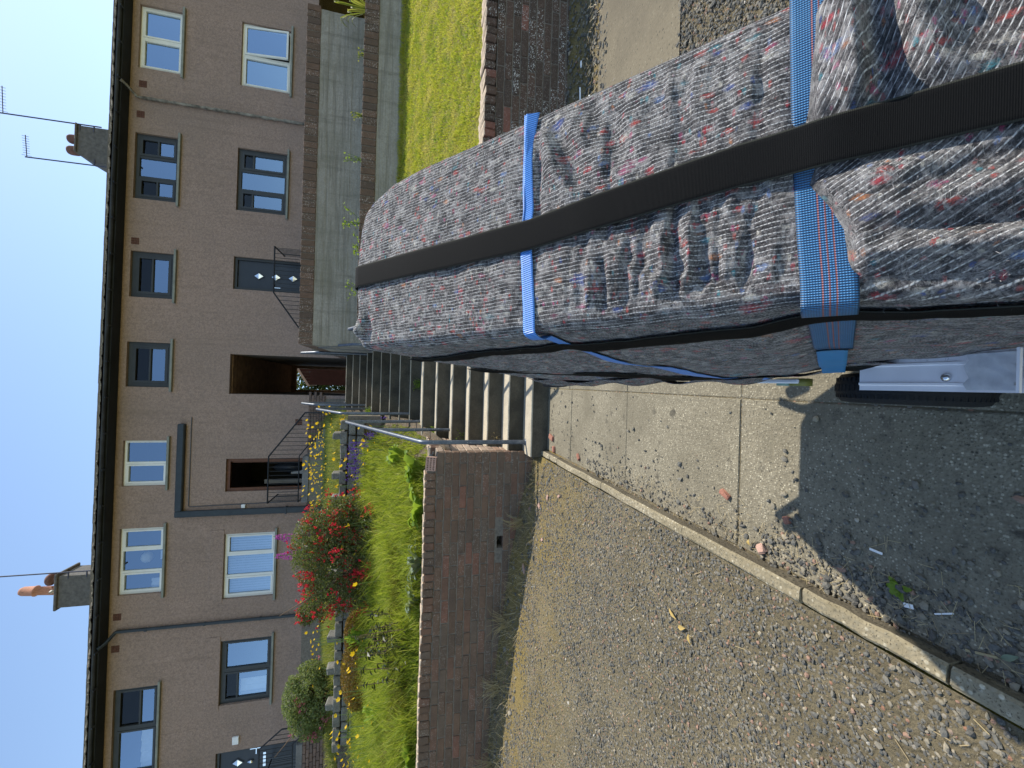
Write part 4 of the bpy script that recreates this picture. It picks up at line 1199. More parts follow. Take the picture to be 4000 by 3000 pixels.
for (x, z) in ((6.31, 7.17), (5.64, 7.19), (2.87, 7.20), (-5.18, 7.26), (-5.85, 7.27), (-1.03, 3.86)):
    vb = MB(); X, Z, s = HX(x), HZ(z), .09
    for i in range(3):
        for j in range(3): vb.box(X - s + i * .062, X - s + i * .062 + .055, -.012, .0, Z - s + j * .062, Z - s + j * .062 + .055)
    part(H, 'air_brick', vb, M['vent'], world=False)

# chimneys (local to the house root)
def chimney(x0, x1, y0, y1, z0, z1, slope=False):
    mb = MB()
    V = [(x0, y0, z0), (x1, y0, z0), (x1, y1, z0), (x0, y1, z0), (x0, y0, z1), (x1, y0, z1), (x1, y1, z1), (x0, y1, z1)]
    if slope: V[4] = (x0 + .22, y0, z1); V[7] = (x0 + .22, y1, z1); V.append((x0 - .02, y0, z1 - .42)); V.append((x0 - .02, y1, z1 - .42)); mb.add(V, [(0, 3, 9, 8), (8, 9, 7, 4), (0, 1, 5, 4, 8), (1, 2, 6, 5), (2, 3, 9, 7, 6), (4, 5, 6, 7)])
    else: mb.add(V, [(4, 5, 6, 7), (0, 1, 5, 4), (1, 2, 6, 5), (2, 3, 7, 6), (3, 0, 4, 7)])
    return part(H, 'chimney', mb, M['harl2'], world=False)
ca = chimney(-7.66, -6.64, 3.2, 4.05, 10.9, 12.36)
part(ca, 'chimney_cap', MB().cbox(-7.74, -6.55, 3.13, 4.13, 12.36, 12.44, .02), M['harl2'], world=False)
part(ca, 'flashing', MB().box(-7.68, -6.62, 3.15, 3.195, 11.22, 11.42), M['lead'], world=False)
part(ca, 'short_pot', MB().lathe([(.16, 0), (.15, .14), (.11, .2), (.1, .27), (.16, .29), (.2, .33), (.2, .4), (.15, .46), (.02, .5)], (-6.85, 3.55, 12.42), 14), M['terradark'], world=False)
tp = MB().lathe([(.15, 0), (.14, .3), (.13, .72), (.17, .74), (.17, .78), (.15, .8), (.14, 1.1), (.11, 1.17), (.02, 1.19)], (0, 0, 0), 16)
tp.xform(Matrix.Translation((-7.24, 3.55, 12.42)) @ Matrix.Rotation(R(3), 4, 'Y'))
part(ca, 'tall_pot', tp, M['terracotta'], world=False)
part(ca, 'pot_spout', MB().lathe([(.03, 0), (.055, .1)], (-7.2, 3.31, 12.66), 10, axis='y'), M['cream'], world=False)
cb = chimney(7.13, 8.28, 3.2, 4.05, 10.9, 12.34, True)
part(cb, 'chimney_cap', MB().cbox(7.36, 8.34, 3.13, 4.13, 12.34, 12.4, .02), M['harl2'], world=False)
for x in (7.48, 7.86):
    hb = MB(); V = []; F = []
    # half-round clay hood
    hb.lathe([(.13, 0), (.15, .08), (.15, .2), (.145, .27), (.12, .32), (.06, .35), (.005, .36)], (x, 3.36, 12.36), 12)
    part(cb, 'hooded_pot', hb, M['terradark'], world=False)
part(cb, 'flashing', MB().box(7.1, 8.3, 3.15, 3.195, 11.2, 11.42), M['lead'], world=False)

def to_world(p): return H.matrix_basis @ Vector(p)
hm = Matrix.Translation((0, HOUSE_Y, 0)) @ Matrix.Rotation(R(1.0), 4, 'Z')
def aerial(label, base, ztop, brackets, yagi):
    b0 = hm @ Vector(base)
    a = root('tv_aerial', b0, label, 'aerial', 'tv aerials on the chimneys')
    part(a, 'mast', MB().tube([b0, (b0.x, b0.y, ztop)], .022, 8), M['aerial'])
    for z, dx in brackets:
        part(a, 'bracket', MB().box(min(b0.x, b0.x + dx), max(b0.x, b0.x + dx), b0.y - .015, b0.y + .015, z - .015, z + .015), M['aerial'])
    if yagi:
        (z0, dx, dz, L) = yagi
        p0 = Vector((b0.x, b0.y, z0)); dr = Vector((dx, -0.25, dz)).normalized(); p1 = p0 + dr * L
        part(a, 'boom', MB().tube([p0, p1], .012, 6), M['aerial'])
        sd = dr.cross(Vector((0, 1, 0))).normalized()
        for k in range(9):
            c = p0 + dr * (L * (k + .7) / 9.2); s = .09 if k else .13
            part(a, 'element', MB().tube([c - sd * s, c + sd * s], .006, 5), M['aerial'])
    return a
aerial('tall aerial mast strapped to the left chimney with the terracotta pot', (-6.52, 3.2, 11.4), 15.6, [(12.1, -.2), (11.6, -.2)], (15.4, 1, .2, .9))
aerial('taller aerial on the right side of the two hooded chimney pots', (8.32, 3.2, 11.7), 14.5, [(12.28, -.2), (11.9, -.2)], (14.32, 1, -.14, .8))
aerial('shorter aerial left of the two hooded chimney pots', (7.0, 3.2, 11.35), 13.7, [(11.85, .2), (11.42, .2)], (13.66, 1, -.1, .66))

# door landings with steps and railings
def porch(label, xl, xr, ztop, yf, side, nst, x_end, z_end, rail_h=.86, plinth=None):
    """landing from xl to xr; steps fall towards side (+1 right, -1 left)"""
    rt_ = root('porch_steps', ((xl + xr) / 2, yf + .5, ztop - .9), label, 'porch', 'raised door landings with railings')
    yb = HOUSE_Y - .03
    part(rt_, 'landing', MB().cbox(xl, xr, yf, yb, ztop - .16, ztop, .008), M['slabtop'])
    part(rt_, 'landing_wall', MB().box(xl + .02, xr - .02, yf + .03, yb, ztop - 1.3, ztop - .16), M['mortar'])
    run = .25; z = ztop; x = xr if side > 0 else xl
    for k in range(nst):
        z -= .165
        x2 = x + side * run
        part(rt_, 'step', MB().box(min(x, x2), max(x, x2), yf + .04, yb, ztop - 1.3, z), M['slabtop']); x = x2
    xs_ = xr if side > 0 else xl; xo = xl if side > 0 else xr
    zr = ztop + rail_h; y = yf + .07
    sl2 = (z_end - zr) / (x_end - xs_)
    rl = MB().tube([(xo, yb - .1, zr), (xo, y, zr), (xs_, y, zr), (x_end, y, z_end)], .02, 8)
    rl.tube([(xo, yb - .1, ztop + .1), (xo, y, ztop + .1), (xs_, y, ztop + .1), (x_end - side * .1, y, z_end - .70)], .016, 8)
    rl.tube([(x_end, y, z_end), (x_end, y, z_end - .78)], .02, 8)
    rg = part(rt_, 'railing', rl, M['iron'])
    xx = min(xo, x_end) + .06
    while xx < max(xo, x_end) - .03:
        on = (min(xs_, xo) <= xx <= max(xs_, xo))
        zt_ = zr if on else zr + sl2 * (xx - xs_)
        zb_ = ztop + .1 if on else ztop + .1 + sl2 * (xx - xs_)
        part(rg, 'baluster', MB().tube([(xx, y, max(zb_, 2.9)), (xx, y, zt_)], .0075, 6), M['iron']); xx += .115
    yy = y + .12
    while yy < yb - .12:
        part(rg, 'baluster', MB().tube([(xo, yy, ztop + .1), (xo, yy, zr)], .0075, 6), M['iron']); yy += .12
    return rt_
porch('raised landing with black railing before the dark door with three diamond lights', 2.31, 3.56, 4.17, 12.3, -1, 5, 1.36, 4.36)
porch('raised landing with black railing before the open brown door', -3.42, -2.15, 4.18, 12.3, 1, 6, -.95, 4.16)
p3 = porch('brick fronted landing with black railing before the dark door at far left', -11.2, -9.95, 4.1, 12.1, 1, 4, -9.5, 4.48, .92)
pb = brick_meshes(0.225, 0.06, 0.075, M['basebrick'], 4)
for row in range(9):
    x = -11.15 + (.12 if row % 2 else 0)
    while x < -8.95:
        z = 3.93 - .087 * row - .04
        if x < -9.9 or z < 3.86 - (x + 9.9) * .6:
            o = bpy.data.objects.new('brick', random.choice(pb)); COL.objects.link(o); o.parent = p3
            o.location = (x + .11 - p3.location.x, 12.1 - p3.location.y, z - p3.location.z)
        x += .24

# shed and hedge seen through the passage
sx0, sx1, sy = -.30, 1.50, 21.0
S = root('shed', (.5, sy + .8, 3.1), 'maroon boarded shed with pale barge board seen through the passage', 'shed')
ap = (.46, 6.47); el, er = 6.02, 6.05
nbd = 12
for k in range(nbd):
    x0 = sx0 + (sx1 - sx0) * k / nbd; x1 = sx0 + (sx1 - sx0) * (k + 1) / nbd
    def zt(x): return el + (ap[1] - el) * (x - sx0) / (ap[0] - sx0) if x < ap[0] else ap[1] + (er - ap[1]) * (x - ap[0]) / (sx1 - ap[0])
    b = MB(); y0 = sy + random.uniform(0, .012)
    V = [(x0 + .004, y0, 3.08), (x1 - .004, y0, 3.08), (x1 - .004, y0, zt(x1)), (x0 + .004, y0, zt(x0)), (x0 + .004, y0 + .03, 3.08), (x1 - .004, y0 + .03, 3.08), (x1 - .004, y0 + .03, zt(x1)), (x0 + .004, y0 + .03, zt(x0))]
    b.add(V, [(0, 1, 2, 3), (1, 5, 6, 2), (4, 0, 3, 7), (3, 2, 6, 7)])
    part(S, 'board', b, M['shedwood'])
bb = MB()
for (A, B) in (((sx0 - .06, el - .06), ap), (ap, (sx1 + .06, er - .06))):
    bb.add([(A[0], sy - .03, A[1]), (B[0], sy - .03, B[1]), (B[0], sy - .03, B[1] + .12), (A[0], sy - .03, A[1] + .12), (A[0], sy + 2, A[1] + .12), (B[0], sy + 2, B[1] + .12)], [(0, 1, 2, 3), (3, 2, 5, 4)])
part(S, 'barge_board', bb, M['barge'])
part(S, 'gap_backing', MB().box(sx0 + .03, sx1 - .03, sy + .035, sy + .06, 3.08, el - .05), M['dark'])  # added behind the boards to keep sky light out of the gaps
part(S, 'side_wall', MB().box(sx0 + .002, sx0 + .03, sy + .05, sy + 2, 3.08, el).box(sx1 - .03, sx1, sy + .05, sy + 2, 3.08, er), M['shedwood'])
# ------------------------------------------------------------------ plants
def unit(v): return v / np.maximum(np.linalg.norm(v, axis=1)[:, None], 1e-9)


def blades(P, h, w, lean, bend=0.5, rg=rng):
    """tapered bent blades: 5 vertices and 2 faces (quad + tip) each, as triangles"""
    n = len(P); a = rg.uniform(0, 2 * np.pi, n); f = rg.uniform(0, 2 * np.pi, n)
    d = np.stack([np.cos(a), np.sin(a), 0 * a], 1); s = np.stack([np.cos(f), np.sin(f), 0 * f], 1)
    h = np.broadcast_to(h, n)[:, None]; w = np.broadcast_to(w, n)[:, None]; lean = (np.broadcast_to(lean, n) * rg.uniform(.3, 1.3, n))[:, None]
    up = np.array([0, 0, 1.0])
    m = P + up * h * .55 + d * h * lean * .4; t = P + up * h * (1 - bend * lean * .5) + d * h * lean
    V = np.stack([P - s * w / 2, P + s * w / 2, m - s * w * .38, m + s * w * .38, t], 1).reshape(-1, 3)
    i = np.arange(n)[:, None] * 5
    F = np.concatenate([i + [[0, 1, 3]], i + [[0, 3, 2]], i + [[2, 3, 4]]], 0)
    return V, F


def leaves(P, N, L, W, rg=rng, fold=.25):
    """leaf faces: two triangles folded along the midrib"""
    n = len(P); N = unit(N); r = rg.normal(size=(n, 3)); t = unit(r - N * (r * N).sum(1)[:, None]); s = np.cross(N, t)
    L = np.broadcast_to(L, n)[:, None] * rg.uniform(.7, 1.3, (n, 1)); W = np.broadcast_to(W, n)[:, None] * rg.uniform(.7, 1.3, (n, 1))
    V = np.stack([P - t * L / 2, P + s * W / 2 + N * W * fold, P + t * L / 2 - N * L * .12, P - s * W / 2 + N * W * fold], 1).reshape(-1, 3)
    i = np.arange(n)[:, None] * 4
    return V, np.concatenate([i + [[0, 1, 2]], i + [[0, 2, 3]]], 0)


def join(parts):
    V = []; F = []; b = 0
    for v, f in parts: V.append(v); F.append(f + b); b += len(v)
    return np.concatenate(V), np.concatenate(F)


def stuff(name, V, F, mat, label=None):
    o = link(name, np_mesh(name, V, F, mat)); o['kind'] = 'stuff'
    if label: o['label'] = label
    return o


def scatter(n, x0, x1, y0, y1, zf, keep=None):
    x = rng.uniform(x0, x1, n); y = rng.uniform(y0, y1, n)
    if keep is not None:
        k = keep(x, y); x, y = x[k], y[k]
    return np.stack([x, y, zf(x, y)], 1)


# lawn turf
P = scatter(120000, .97, 7.2, 3.84, 6.3, lawn_z)
P = P[rng.uniform(0, 1, len(P)) < np.clip(1.25 - .09 * P[:, 0], .5, 1)]
hh = (.018 + .022 * rng.uniform(0, 1, len(P)) ** 2) * (1 + 1.1 * np.clip(fbm(P[:, 0] * 5, P[:, 1] * 5, 3) + .1, -.3, 1)) + .015 * np.clip(fbm(P[:, 0] * 14, P[:, 1] * 14, 2), 0, 1) + .05 * (P[:, 1] > 6.22)
V, F = blades(P, hh, .006, 1.1)
stuff('lawn_turf', V, F, M['turf'], 'yellow green mown lawn grass above the dark brick wall')
P = scatter(700, 1, 6.5, 3.9, 6.2, lambda x, y: lawn_z(x, y) + .025)
k_ = fbm(P[:, 0] * 1.6, P[:, 1] * 1.6, 2) > .05
V, F = leaves(P[k_], rng.normal(size=(k_.sum(), 3)) * .4 + [0, 0, 1], .022, .02)
stuff('clover_leaf', V, F, M['weedleaf'], 'green clover patches scattered through the yellow lawn')

# rough grass of the flower garden
def gkeep(x, y): return (x < -.72) & (fbm(x * 1.3 + 5, y * 1.3, 3) > -.42)
P = scatter(52000, -6.2, -.70, 4.40, 7.32, left_garden_z, gkeep)
hh = (.10 + .16 * rng.uniform(0, 1, len(P)) ** 1.5) * (1 + .7 * fbm(P[:, 0] * .9, P[:, 1] * .9 + 3, 3)) * (.6 + .4 * sst(4.4, 4.8, P[:, 1])) * sst(-.6, -1.1, P[:, 0]).clip(.35, 1)
V, F = blades(P, hh, .008, .75)
stuff('long_grass', V, F, M['grass'], 'lush bright green long grass behind the brown brick wall')
P = scatter(34000, -7.2, -.70, 7.62, 12.9, left_garden_z)
V, F = blades(P, .10 + .12 * rng.uniform(0, 1, len(P)), .009, .8)
stuff('bank_grass', V, F, M['bankgrass'], 'rough dry grass on the upper flower bank below the house')
# moss along the middle of the lower bank
P = scatter(16000, -4.9, -2.0, 4.55, 5.6, left_garden_z, lambda x, y: np.abs(y - 5.0 - .15 * np.sin(x * 2.2)) < .20 + .14 * fbm(x * 2, y * 2, 2))
V, F = blades(P, .14 + .1 * rng.uniform(0, 1, len(P)), .014, .5)
stuff('moss_mat', V, F, M['moss'], 'olive moss strip along the long grass')
# feathery fern-like tufts
tf = []
for k in range(120):
    x, y = rng.uniform(-5.2, -1.6), rng.uniform(4.5, 6.4); z = float(left_garden_z(x, y))
    n = 70; Q = np.stack([rng.normal(x, .05, n), rng.normal(y, .05, n), np.full(n, z)], 1)
    tf.append(blades(Q, rng.uniform(.2, .42) * rng.uniform(.7, 1.2, n), .006, .95))
V, F = join(tf); stuff('feathery_tufts', V, F, M['grass'], 'feathery green tufts leaning over the top of the brown wall')


def ellip(n, c, r, inner=.35):
    d = unit(rng.normal(size=(n, 3))); q = rng.uniform(inner, 1, n) ** .5
    return np.asarray(c) + d * np.asarray(r) * q[:, None], d


def bush(name, label, cat, base, blobs, nleaf, lmat, lsize, fmat=None, nfl=0, fsize=.03, stems=14, hang=False, fname='flower'):
    o = root(name, base, label, cat)
    tot = sum(w for *_, w in blobs); LP = []; LN = []
    for (c, r, w) in blobs:
        p, d = ellip(int(nleaf * w / tot), c, r); LP.append(p); LN.append(d)
    LP = np.concatenate(LP); LN = np.concatenate(LN)
    k = fbm(LP[:, 0] * 4.2 + LP[:, 1] * 1.3, LP[:, 2] * 4.2 - LP[:, 1] * 2.1, 3) > -.22     # gaps between clumps
    LP, LN = LP[k], LN[k]
    V, F = leaves(LP - np.array(base), LN + rng.normal(size=LN.shape) * .7 + [0, 0, .3], lsize, lsize * .55)
    link('foliage', np_mesh('foliage', V, F, M[lmat]), o)
    sb = MB()
    for i in range(stems):
        c, r, w = blobs[i % len(blobs)]
        e = np.array(c) + rng.normal(size=3) * np.array(r) * .55; e[2] += r[2] * .3
        b0 = Vector(base) + Vector((rng.normal(0, .07), rng.normal(0, .07), 0)); e = Vector(e); mid = b0.lerp(e, .5) + Vector((rng.normal(0, .06), rng.normal(0, .06), .12))
        sb.tube([b0, mid, e], [.016, .011, .004], 5)
    part(o, 'stem', sb, M['twig'])
    if fmat:
        FP = []; FN = []
        for (c, r, w) in blobs:
            m_ = int(nfl * w / tot)
            # flowers sit in clusters near the outside
            cl, dcl = ellip(max(2, m_ // 7), c, np.array(r) * 1.02, .8)
            idx = rng.integers(0, len(cl), m_)
            FP.append(cl[idx] + rng.normal(size=(m_, 3)) * .045); FN.append(dcl[idx])
        FP = np.concatenate(FP) - np.array(base); FN = np.concatenate(FN)
        allp = []
        for q in range(4):
            nn = rng.normal(size=FP.shape) + FN * .6 + ([0, 0, -.6] if hang else [0, 0, .4])
            off = rng.normal(size=FP.shape) * fsize * .3 + ([0, 0, -fsize * .25 * q] if hang else 0)
            allp.append(leaves(FP + off, nn, fsize, fsize * .7))
        V, F = join(allp)
        link(fname, np_mesh(fname, V, F, M[fmat]), o)
    return o


bush('fuchsia_bush', 'large fuchsia bush covered in red flowers in front of the rubble wall', 'bush', (-2.6, 6.5, 1.75),
     [((-2.45, 6.45, 2.05), (.55, .45, .5), 3), ((-2.2, 6.6, 2.4), (.5, .45, .42), 3), ((-2.95, 6.6, 2.3), (.6, .45, .5), 3), ((-3.3, 6.75, 2.5), (.38, .35, .35), 1.4), ((-2.5, 6.6, 2.68), (.55, .4, .3), 2.2), ((-1.95, 6.5, 2.1), (.3, .3, .35), 1), ((-3.6, 6.8, 2.78), (.16, .15, .16), .4), ((-3.05, 6.5, 1.95), (.4, .35, .3), 1), ((-2.2, 6.3, 1.8), (.45, .3, .25), 1)],
     34000, 'bushleaf', .034, 'red', 1050, .032, 26, True)
bush('rose_bush', 'rounded green bush with small pink flowers at the left end of the rubble wall', 'bush', (-5.85, 8.1, 2.5),
     [((-5.8, 8.1, 2.8), (.5, .45, .38), 2), ((-5.6, 8.1, 3.0), (.42, .4, .32), 2), ((-6.15, 8.15, 3.0), (.4, .4, .34), 2), ((-5.75, 8.1, 3.2), (.45, .4, .22), 1.4), ((-6.45, 8.2, 2.85), (.22, .25, .22), .6)],
     15000, 'roseleaf', .042, 'pink', 130, .045, 22)
# rusty heather mound
P, d = ellip(9000, (-4.6, 6.85, 2.02), (.62, .3, .26), .6)
P = P[P[:, 2] > left_garden_z(P[:, 0], P[:, 1]) - .05]
P2, d2_ = ellip(4500, (-4.05, 6.95, 2.1), (.35, .22, .16), .6)
o = root('heather_mound', (-4.6, 6.85, 1.85), 'rusty orange brown heather mound below the left rubble wall', 'plant')
V, F = join([leaves(P - [-4.6, 6.85, 1.85], rng.normal(size=P.shape) + [0, 0, .5], .03, .012), leaves(P2 - [-4.6, 6.85, 1.85], rng.normal(size=P2.shape) + [0, 0, .5], .03, .012)])
link('foliage', np_mesh('foliage', V, F, M['rust']), o)


def spike(label, base, top, lmat='weedleaf', fmat='magenta'):
    o = root('fireweed', base, label, 'flower', 'magenta fireweed spikes')
    b0, t0 = Vector(base), Vector(top); mid = b0.lerp(t0, .5) + Vector((.03, 0, 0))
    part(o, 'stem', MB().tube([b0, mid, t0], [.008, .007, .003], 6), M['stem'])
    n = 90; q = rng.uniform(.12, .66, n); a = rng.uniform(0, 6.28, n)
    P = np.array([list(b0.lerp(t0, float(v))) for v in q]); d = np.stack([np.cos(a), np.sin(a), .25 + 0 * a], 1)
    V, F = leaves(P + d * .05 - np.array(base), np.stack([-np.sin(a), np.cos(a), 1.2 + 0 * a], 1), .10, .02)
    link('foliage', np_mesh('foliage', V, F, M[lmat]), o)
    n = 130; q = rng.uniform(.60, .97, n); a = rng.uniform(0, 6.28, n); s = (.07 * (1.05 - q) / .4 + .008)[:, None]
    P = np.array([list(b0.lerp(t0, float(v))) for v in q]); d = np.stack([np.cos(a), np.sin(a), 0 * a], 1)
    V, F = leaves(P + d * s - np.array(base), d + rng.normal(size=d.shape) * .5, .03, .024)
    link('flower', np_mesh('flower', V, F, M[fmat]), o)
spike('right one of two magenta fireweed spikes rising above the fuchsia bush', (-2.58, 6.9, 2.45), (-2.42, 6.9, 3.30))
spike('left one of two magenta fireweed spikes rising above the fuchsia bush', (-2.74, 6.92, 2.45), (-2.72, 6.9, 3.28))

# lavender clump
o = root('lavender', (-1.25, 6.9, 1.9), 'purple lavender clump below the rubble wall beside the steps', 'flower')
sp = []; st_ = []
for k in range(70):
    x, y = rng.normal(-1.25, .22), rng.normal(6.9, .12); z = float(left_garden_z(x, y)); h = rng.uniform(.22, .42)
    st_.append(blades(np.array([[x, y, z]]), h, .006, .25))
    n = 14; zz = z + h * rng.uniform(.6, 1.0, n)
    sp.append(leaves(np.stack([rng.normal(x, .012, n), rng.normal(y, .012, n), zz], 1), rng.normal(size=(n, 3)), .022, .016))
V, F = join(st_); link('stem', np_mesh('stem', V - np.array([-1.25, 6.9, 1.9]), F, M['greyleaf']), o)
V, F = join(sp); link('flower', np_mesh('flower', V - np.array([-1.25, 6.9, 1.9]), F, M['purple']), o)

# dark leaved plant on the wall edge
o = root('dark_plant', (-3.12, 4.85, 1.2), 'dark glossy leaved plant with upright stems behind the brown wall', 'plant')
sb = MB(); lv = []
for k in range(26):
    x, y = -3.12 + rng.normal(0, .2), 4.85 + rng.normal(0, .12); z = float(left_garden_z(x, y)); h = rng.uniform(.3, .62); lx = rng.normal(0, .08)
    sb.tube([(x, y, z), (x + lx * .5, y, z + h * .5), (x + lx, y, z + h)], [.006, .005, .003], 5)
    n = 16; q = rng.uniform(.15, 1, n); a = rng.uniform(0, 6.28, n)
    lv.append(leaves(np.stack([x + lx * q + .035 * np.cos(a), y + .035 * np.sin(a), z + h * q], 1), np.stack([np.cos(a) * .4, np.sin(a) * .4, .9 + 0 * a], 1), .075, .03))
part(o, 'stem', sb, M['twig'])
V, F = join(lv); link('foliage', np_mesh('foliage', V - np.array([-3.12, 4.85, 1.2]), F, M['darkleaf']), o)


def weed(name, label, base, n, L, W, spread, h, mat, group=None, cat='weed', stalk=0):
    """rosette of arching broad leaves"""
    o = root(name, base, label, cat, group); V = []; F = []; b = 0
    for k in range(n):
        a = rng.uniform(0, 6.28); s = spread * rng.uniform(.45, 1.1); hh_ = h * rng.uniform(.5, 1.1); l = L * rng.uniform(.7, 1.2); w = W * rng.uniform(.7, 1.2)
        d = np.array([math.cos(a), math.sin(a), 0]); q = np.array([-d[1], d[0], 0]); seg = 5; st = rng.uniform(0, .25) * spread
        for i in range(seg + 1):
            u = i / seg; c = d * (st + s * u) + np.array([0, 0, hh_ * (math.sin(u * 2.3)) + .0]); ww = w * math.sin(math.pi * min(1, .12 + .88 * u)) ** .7 * (1 if i < seg else .05)
            V += [c - q * ww / 2 + [0, 0, ww * .15], c, c + q * ww / 2 + [0, 0, ww * .15]]
        for i in range(seg):
            for t_ in (0, 1):
                j = b + i * 3 + t_; F += [(j, j + 1, j + 4), (j, j + 4, j + 3)]
        b += (seg + 1) * 3
    link('foliage', np_mesh('foliage', np.array(V), np.array(F), M[mat], True), o)
    if stalk:
        sb = MB()
        for k in range(stalk):
            x, y = rng.normal(0, .04, 2); sb.tube([(x, y, 0), (x * 1.5, y, h * 1.3), (x * 2.2, y, h * 2)], [.004, .003, .002], 5)
        part(o, 'stem', sb, M['stem'], world=False)
    return o
def gz_(x, y, dz=0): return (x, y, float(left_garden_z(x, y)) + dz)
weed('dock_plant', 'large pale green dock leaves beside the brick corner and left handrail', gz_(-.98, 4.75), 16, .3, .12, .22, .2, 'weedleaf')
weed('dock_plant', 'broad green leaves farther up beside the nearest handrail posts', gz_(-.95, 5.5), 14, .3, .1, .2, .24, 'weedleaf')
weed('dock_plant', 'bright broad leaves on the wall edge left of the brick corner', gz_(-1.35, 4.55), 18, .3, .12, .24, .16, 'weedleaf')
weed('silver_plant', 'silvery green leaves spilling over the wall above the drain hole', gz_(-1.95, 4.5), 30, .3, .055, .24, .16, 'greyleaf', cat='plant')
weed('silver_plant', 'smaller grey green leafy clump left of the silvery leaves on the wall', gz_(-2.35, 4.52), 24, .3, .06, .2, .13, 'greyleaf', cat='plant')
weed('lily_plant', 'tall strappy lily shoots between fuchsia bush and heather mound', gz_(-3.75, 6.3), 26, .3, .035, .18, .42, 'weedleaf', cat='plant', stalk=4)
weed('lily_plant', 'strappy green shoots below the heather mound at the left', gz_(-4.35, 5.6), 20, .3, .03, .18, .34, 'weedleaf', cat='plant')
weed('dock_plant', 'low broad leaves at the far left on the wall edge', gz_(-4.05, 4.5), 16, .3, .11, .22, .14, 'weedleaf')
weed('strap_leaf_plant', 'long pale strap leaves at the far right end of the upper concrete wall', (5.75, 6.75, 2.05), 22, .3, .03, .3, .5, 'bankgrass', cat='plant')
for (x, lab, n_) in ((4.9, 'dry seedy weed on the lower coping near the right end', 60), (3.95, 'yellowing weed on the lower coping below the open white window', 50), (2.35, 'leafy green weed on the lower coping, right of a taller one', 60), (1.98, 'tallest green weed on the lower coping beside the wrapped load', 70), (3.3, 'tiny green sprig on the lower coping', 25), (1.35, 'small green weed on the lower coping just above the load corner', 40)):
    o = root('coping_weed', (x, 6.52, 2.06), lab, 'weed', 'weeds along the lower terrace coping')
    h = rng.uniform(.16, .34); sb = MB(); lv = []
    for k in range(5):
        tx = rng.normal(0, .08); sb.tube([(x, 6.52, 2.05), (x + tx * .5, 6.5, 2.05 + h * .5), (x + tx, 6.48, 2.05 + h)], [.004, .003, .002], 5)
        n = n_ // 5; q = rng.uniform(.2, 1, n); lv.append(leaves(np.stack([x + tx * q + rng.normal(0, .02, n), 6.5 + rng.normal(0, .02, n), 2.05 + h * q], 1), rng.normal(size=(n, 3)) + [0, 0, .6], .04, .022))
    part(o, 'stem', sb, M['stem'])
    V, F = join(lv); link('foliage', np_mesh('foliage', V - np.array([x, 6.52, 2.06]), F, M['weedleaf'] if 'green' in lab else M['bankgrass']), o)
# weeds in the joints of the steps
for (x, y, z, lab) in ((-.64, 5.02, .672, 'small leafy weed growing at the foot of the middle handrail post'), (-.66, 5.45, 1.0, 'green weed at the left end of the upper treads of the lowest steps'), (-.05, 6.62, 1.18, 'tiny weed growing from the landing joint at centre'), (-.62, 4.45, .34, 'dry seed heads at the left end of the third tread'), (-.57, 7.8, 2.02, 'grass tuft on the landing beside the middle left handrail')):
    n = 60; Q = np.stack([rng.normal(x, .035, n), rng.normal(y, .03, n), np.full(n, z)], 1)
    o = root('step_weed', (x, y, z), lab, 'weed', 'weeds growing out of the steps')
    V1, F1 = blades(Q, .05 + .11 * rng.uniform(0, 1, n), .005, .7)
    n2_ = 30; V2, F2 = leaves(np.stack([rng.normal(x, .05, n2_), rng.normal(y, .04, n2_), z + rng.uniform(.01, .12, n2_)], 1), rng.normal(size=(n2_, 3)) + [0, 0, .8], .03, .018)
    V, F = join([(V1, F1), (V2, F2)])
    link('foliage', np_mesh('foliage', V - np.array([x, y, z]), F, M['straw'] if 'dry' in lab else M['weedleaf']), o)

# yellow poppies: one flower on a stem, copied one by one
def poppy_mesh(h, tilt):
    mb = MB(); lx = .03 * random.uniform(-1, 1)
    mb.tube([(0, 0, 0), (lx, 0, h * .5), (lx * 1.6, 0, h)], [.003, .003, .002], 4, 0, False)
    c = Vector((lx * 1.6, 0, h)); r = .0235
    for k in range(5):
        a0 = k * 1.2566; V = [c]
        for da, rr, dz in ((-.62, .75, .010), (-.25, 1.05, .014), (.25, 1.05, .014), (.62, .75, .010)):
            V.append(c + Vector((r * rr * math.cos(a0 + da), r * rr * math.sin(a0 + da) * math.cos(tilt), dz + r * rr * math.sin(a0 + da) * math.sin(tilt))))
        mb.add(V, [(0, 1, 2), (0, 2, 3), (0, 3, 4)], 1)
    return mb.mesh('poppy', [M['stem'], M['yellow']])
pm = [poppy_mesh(h, t_) for h, t_ in ((.34, .5), (.42, .9), (.30, .3), (.48, .8), (.38, 1.2))]
npp = 0
def poppy(x, y, where, s=1.0):
    global npp
    s *= random.choice((.8, 1.0, 1.25))
    o = bpy.data.objects.new('poppy', random.choice(pm)); COL.objects.link(o)
    o.location = (x, y, float(left_garden_z(x, y)) - .01); o.rotation_euler = (random.uniform(-.15, .15), random.uniform(-.15, .15), random.uniform(0, 6.28)); o.scale = (s * random.uniform(.95, 1.05),) * 3
    tag(o, ('short', 'middling', 'tall')[(s > .9) + (s > 1.1)] + ' yellow poppy ' + where, 'flower', 'yellow poppies ' + where); npp += 1
for k in range(190):       # upper bank by the steps
    poppy(min(-.7, rng.normal(-1.75, .8)), rng.uniform(7.75, 10.6), 'on the bank above the rubble wall near the steps')
for k in range(46):
    poppy(min(-.75, rng.normal(-1.5, .6)), rng.uniform(6.0, 7.3), 'around the lavender below the rubble wall')
for k in range(34):
    poppy(rng.normal(-4.3, .75), rng.uniform(5.4, 7.3), 'in the long grass beside the heather mound')
for k in range(34):
    poppy(rng.normal(-4.9, .5), rng.uniform(7.8, 9.6), 'on the upper bank between the fuchsia and rose bushes')
for k in range(30):
    poppy(rng.uniform(-6.0, -5.1), rng.uniform(5.3, 7.2), 'in the grass at the far left of the garden')

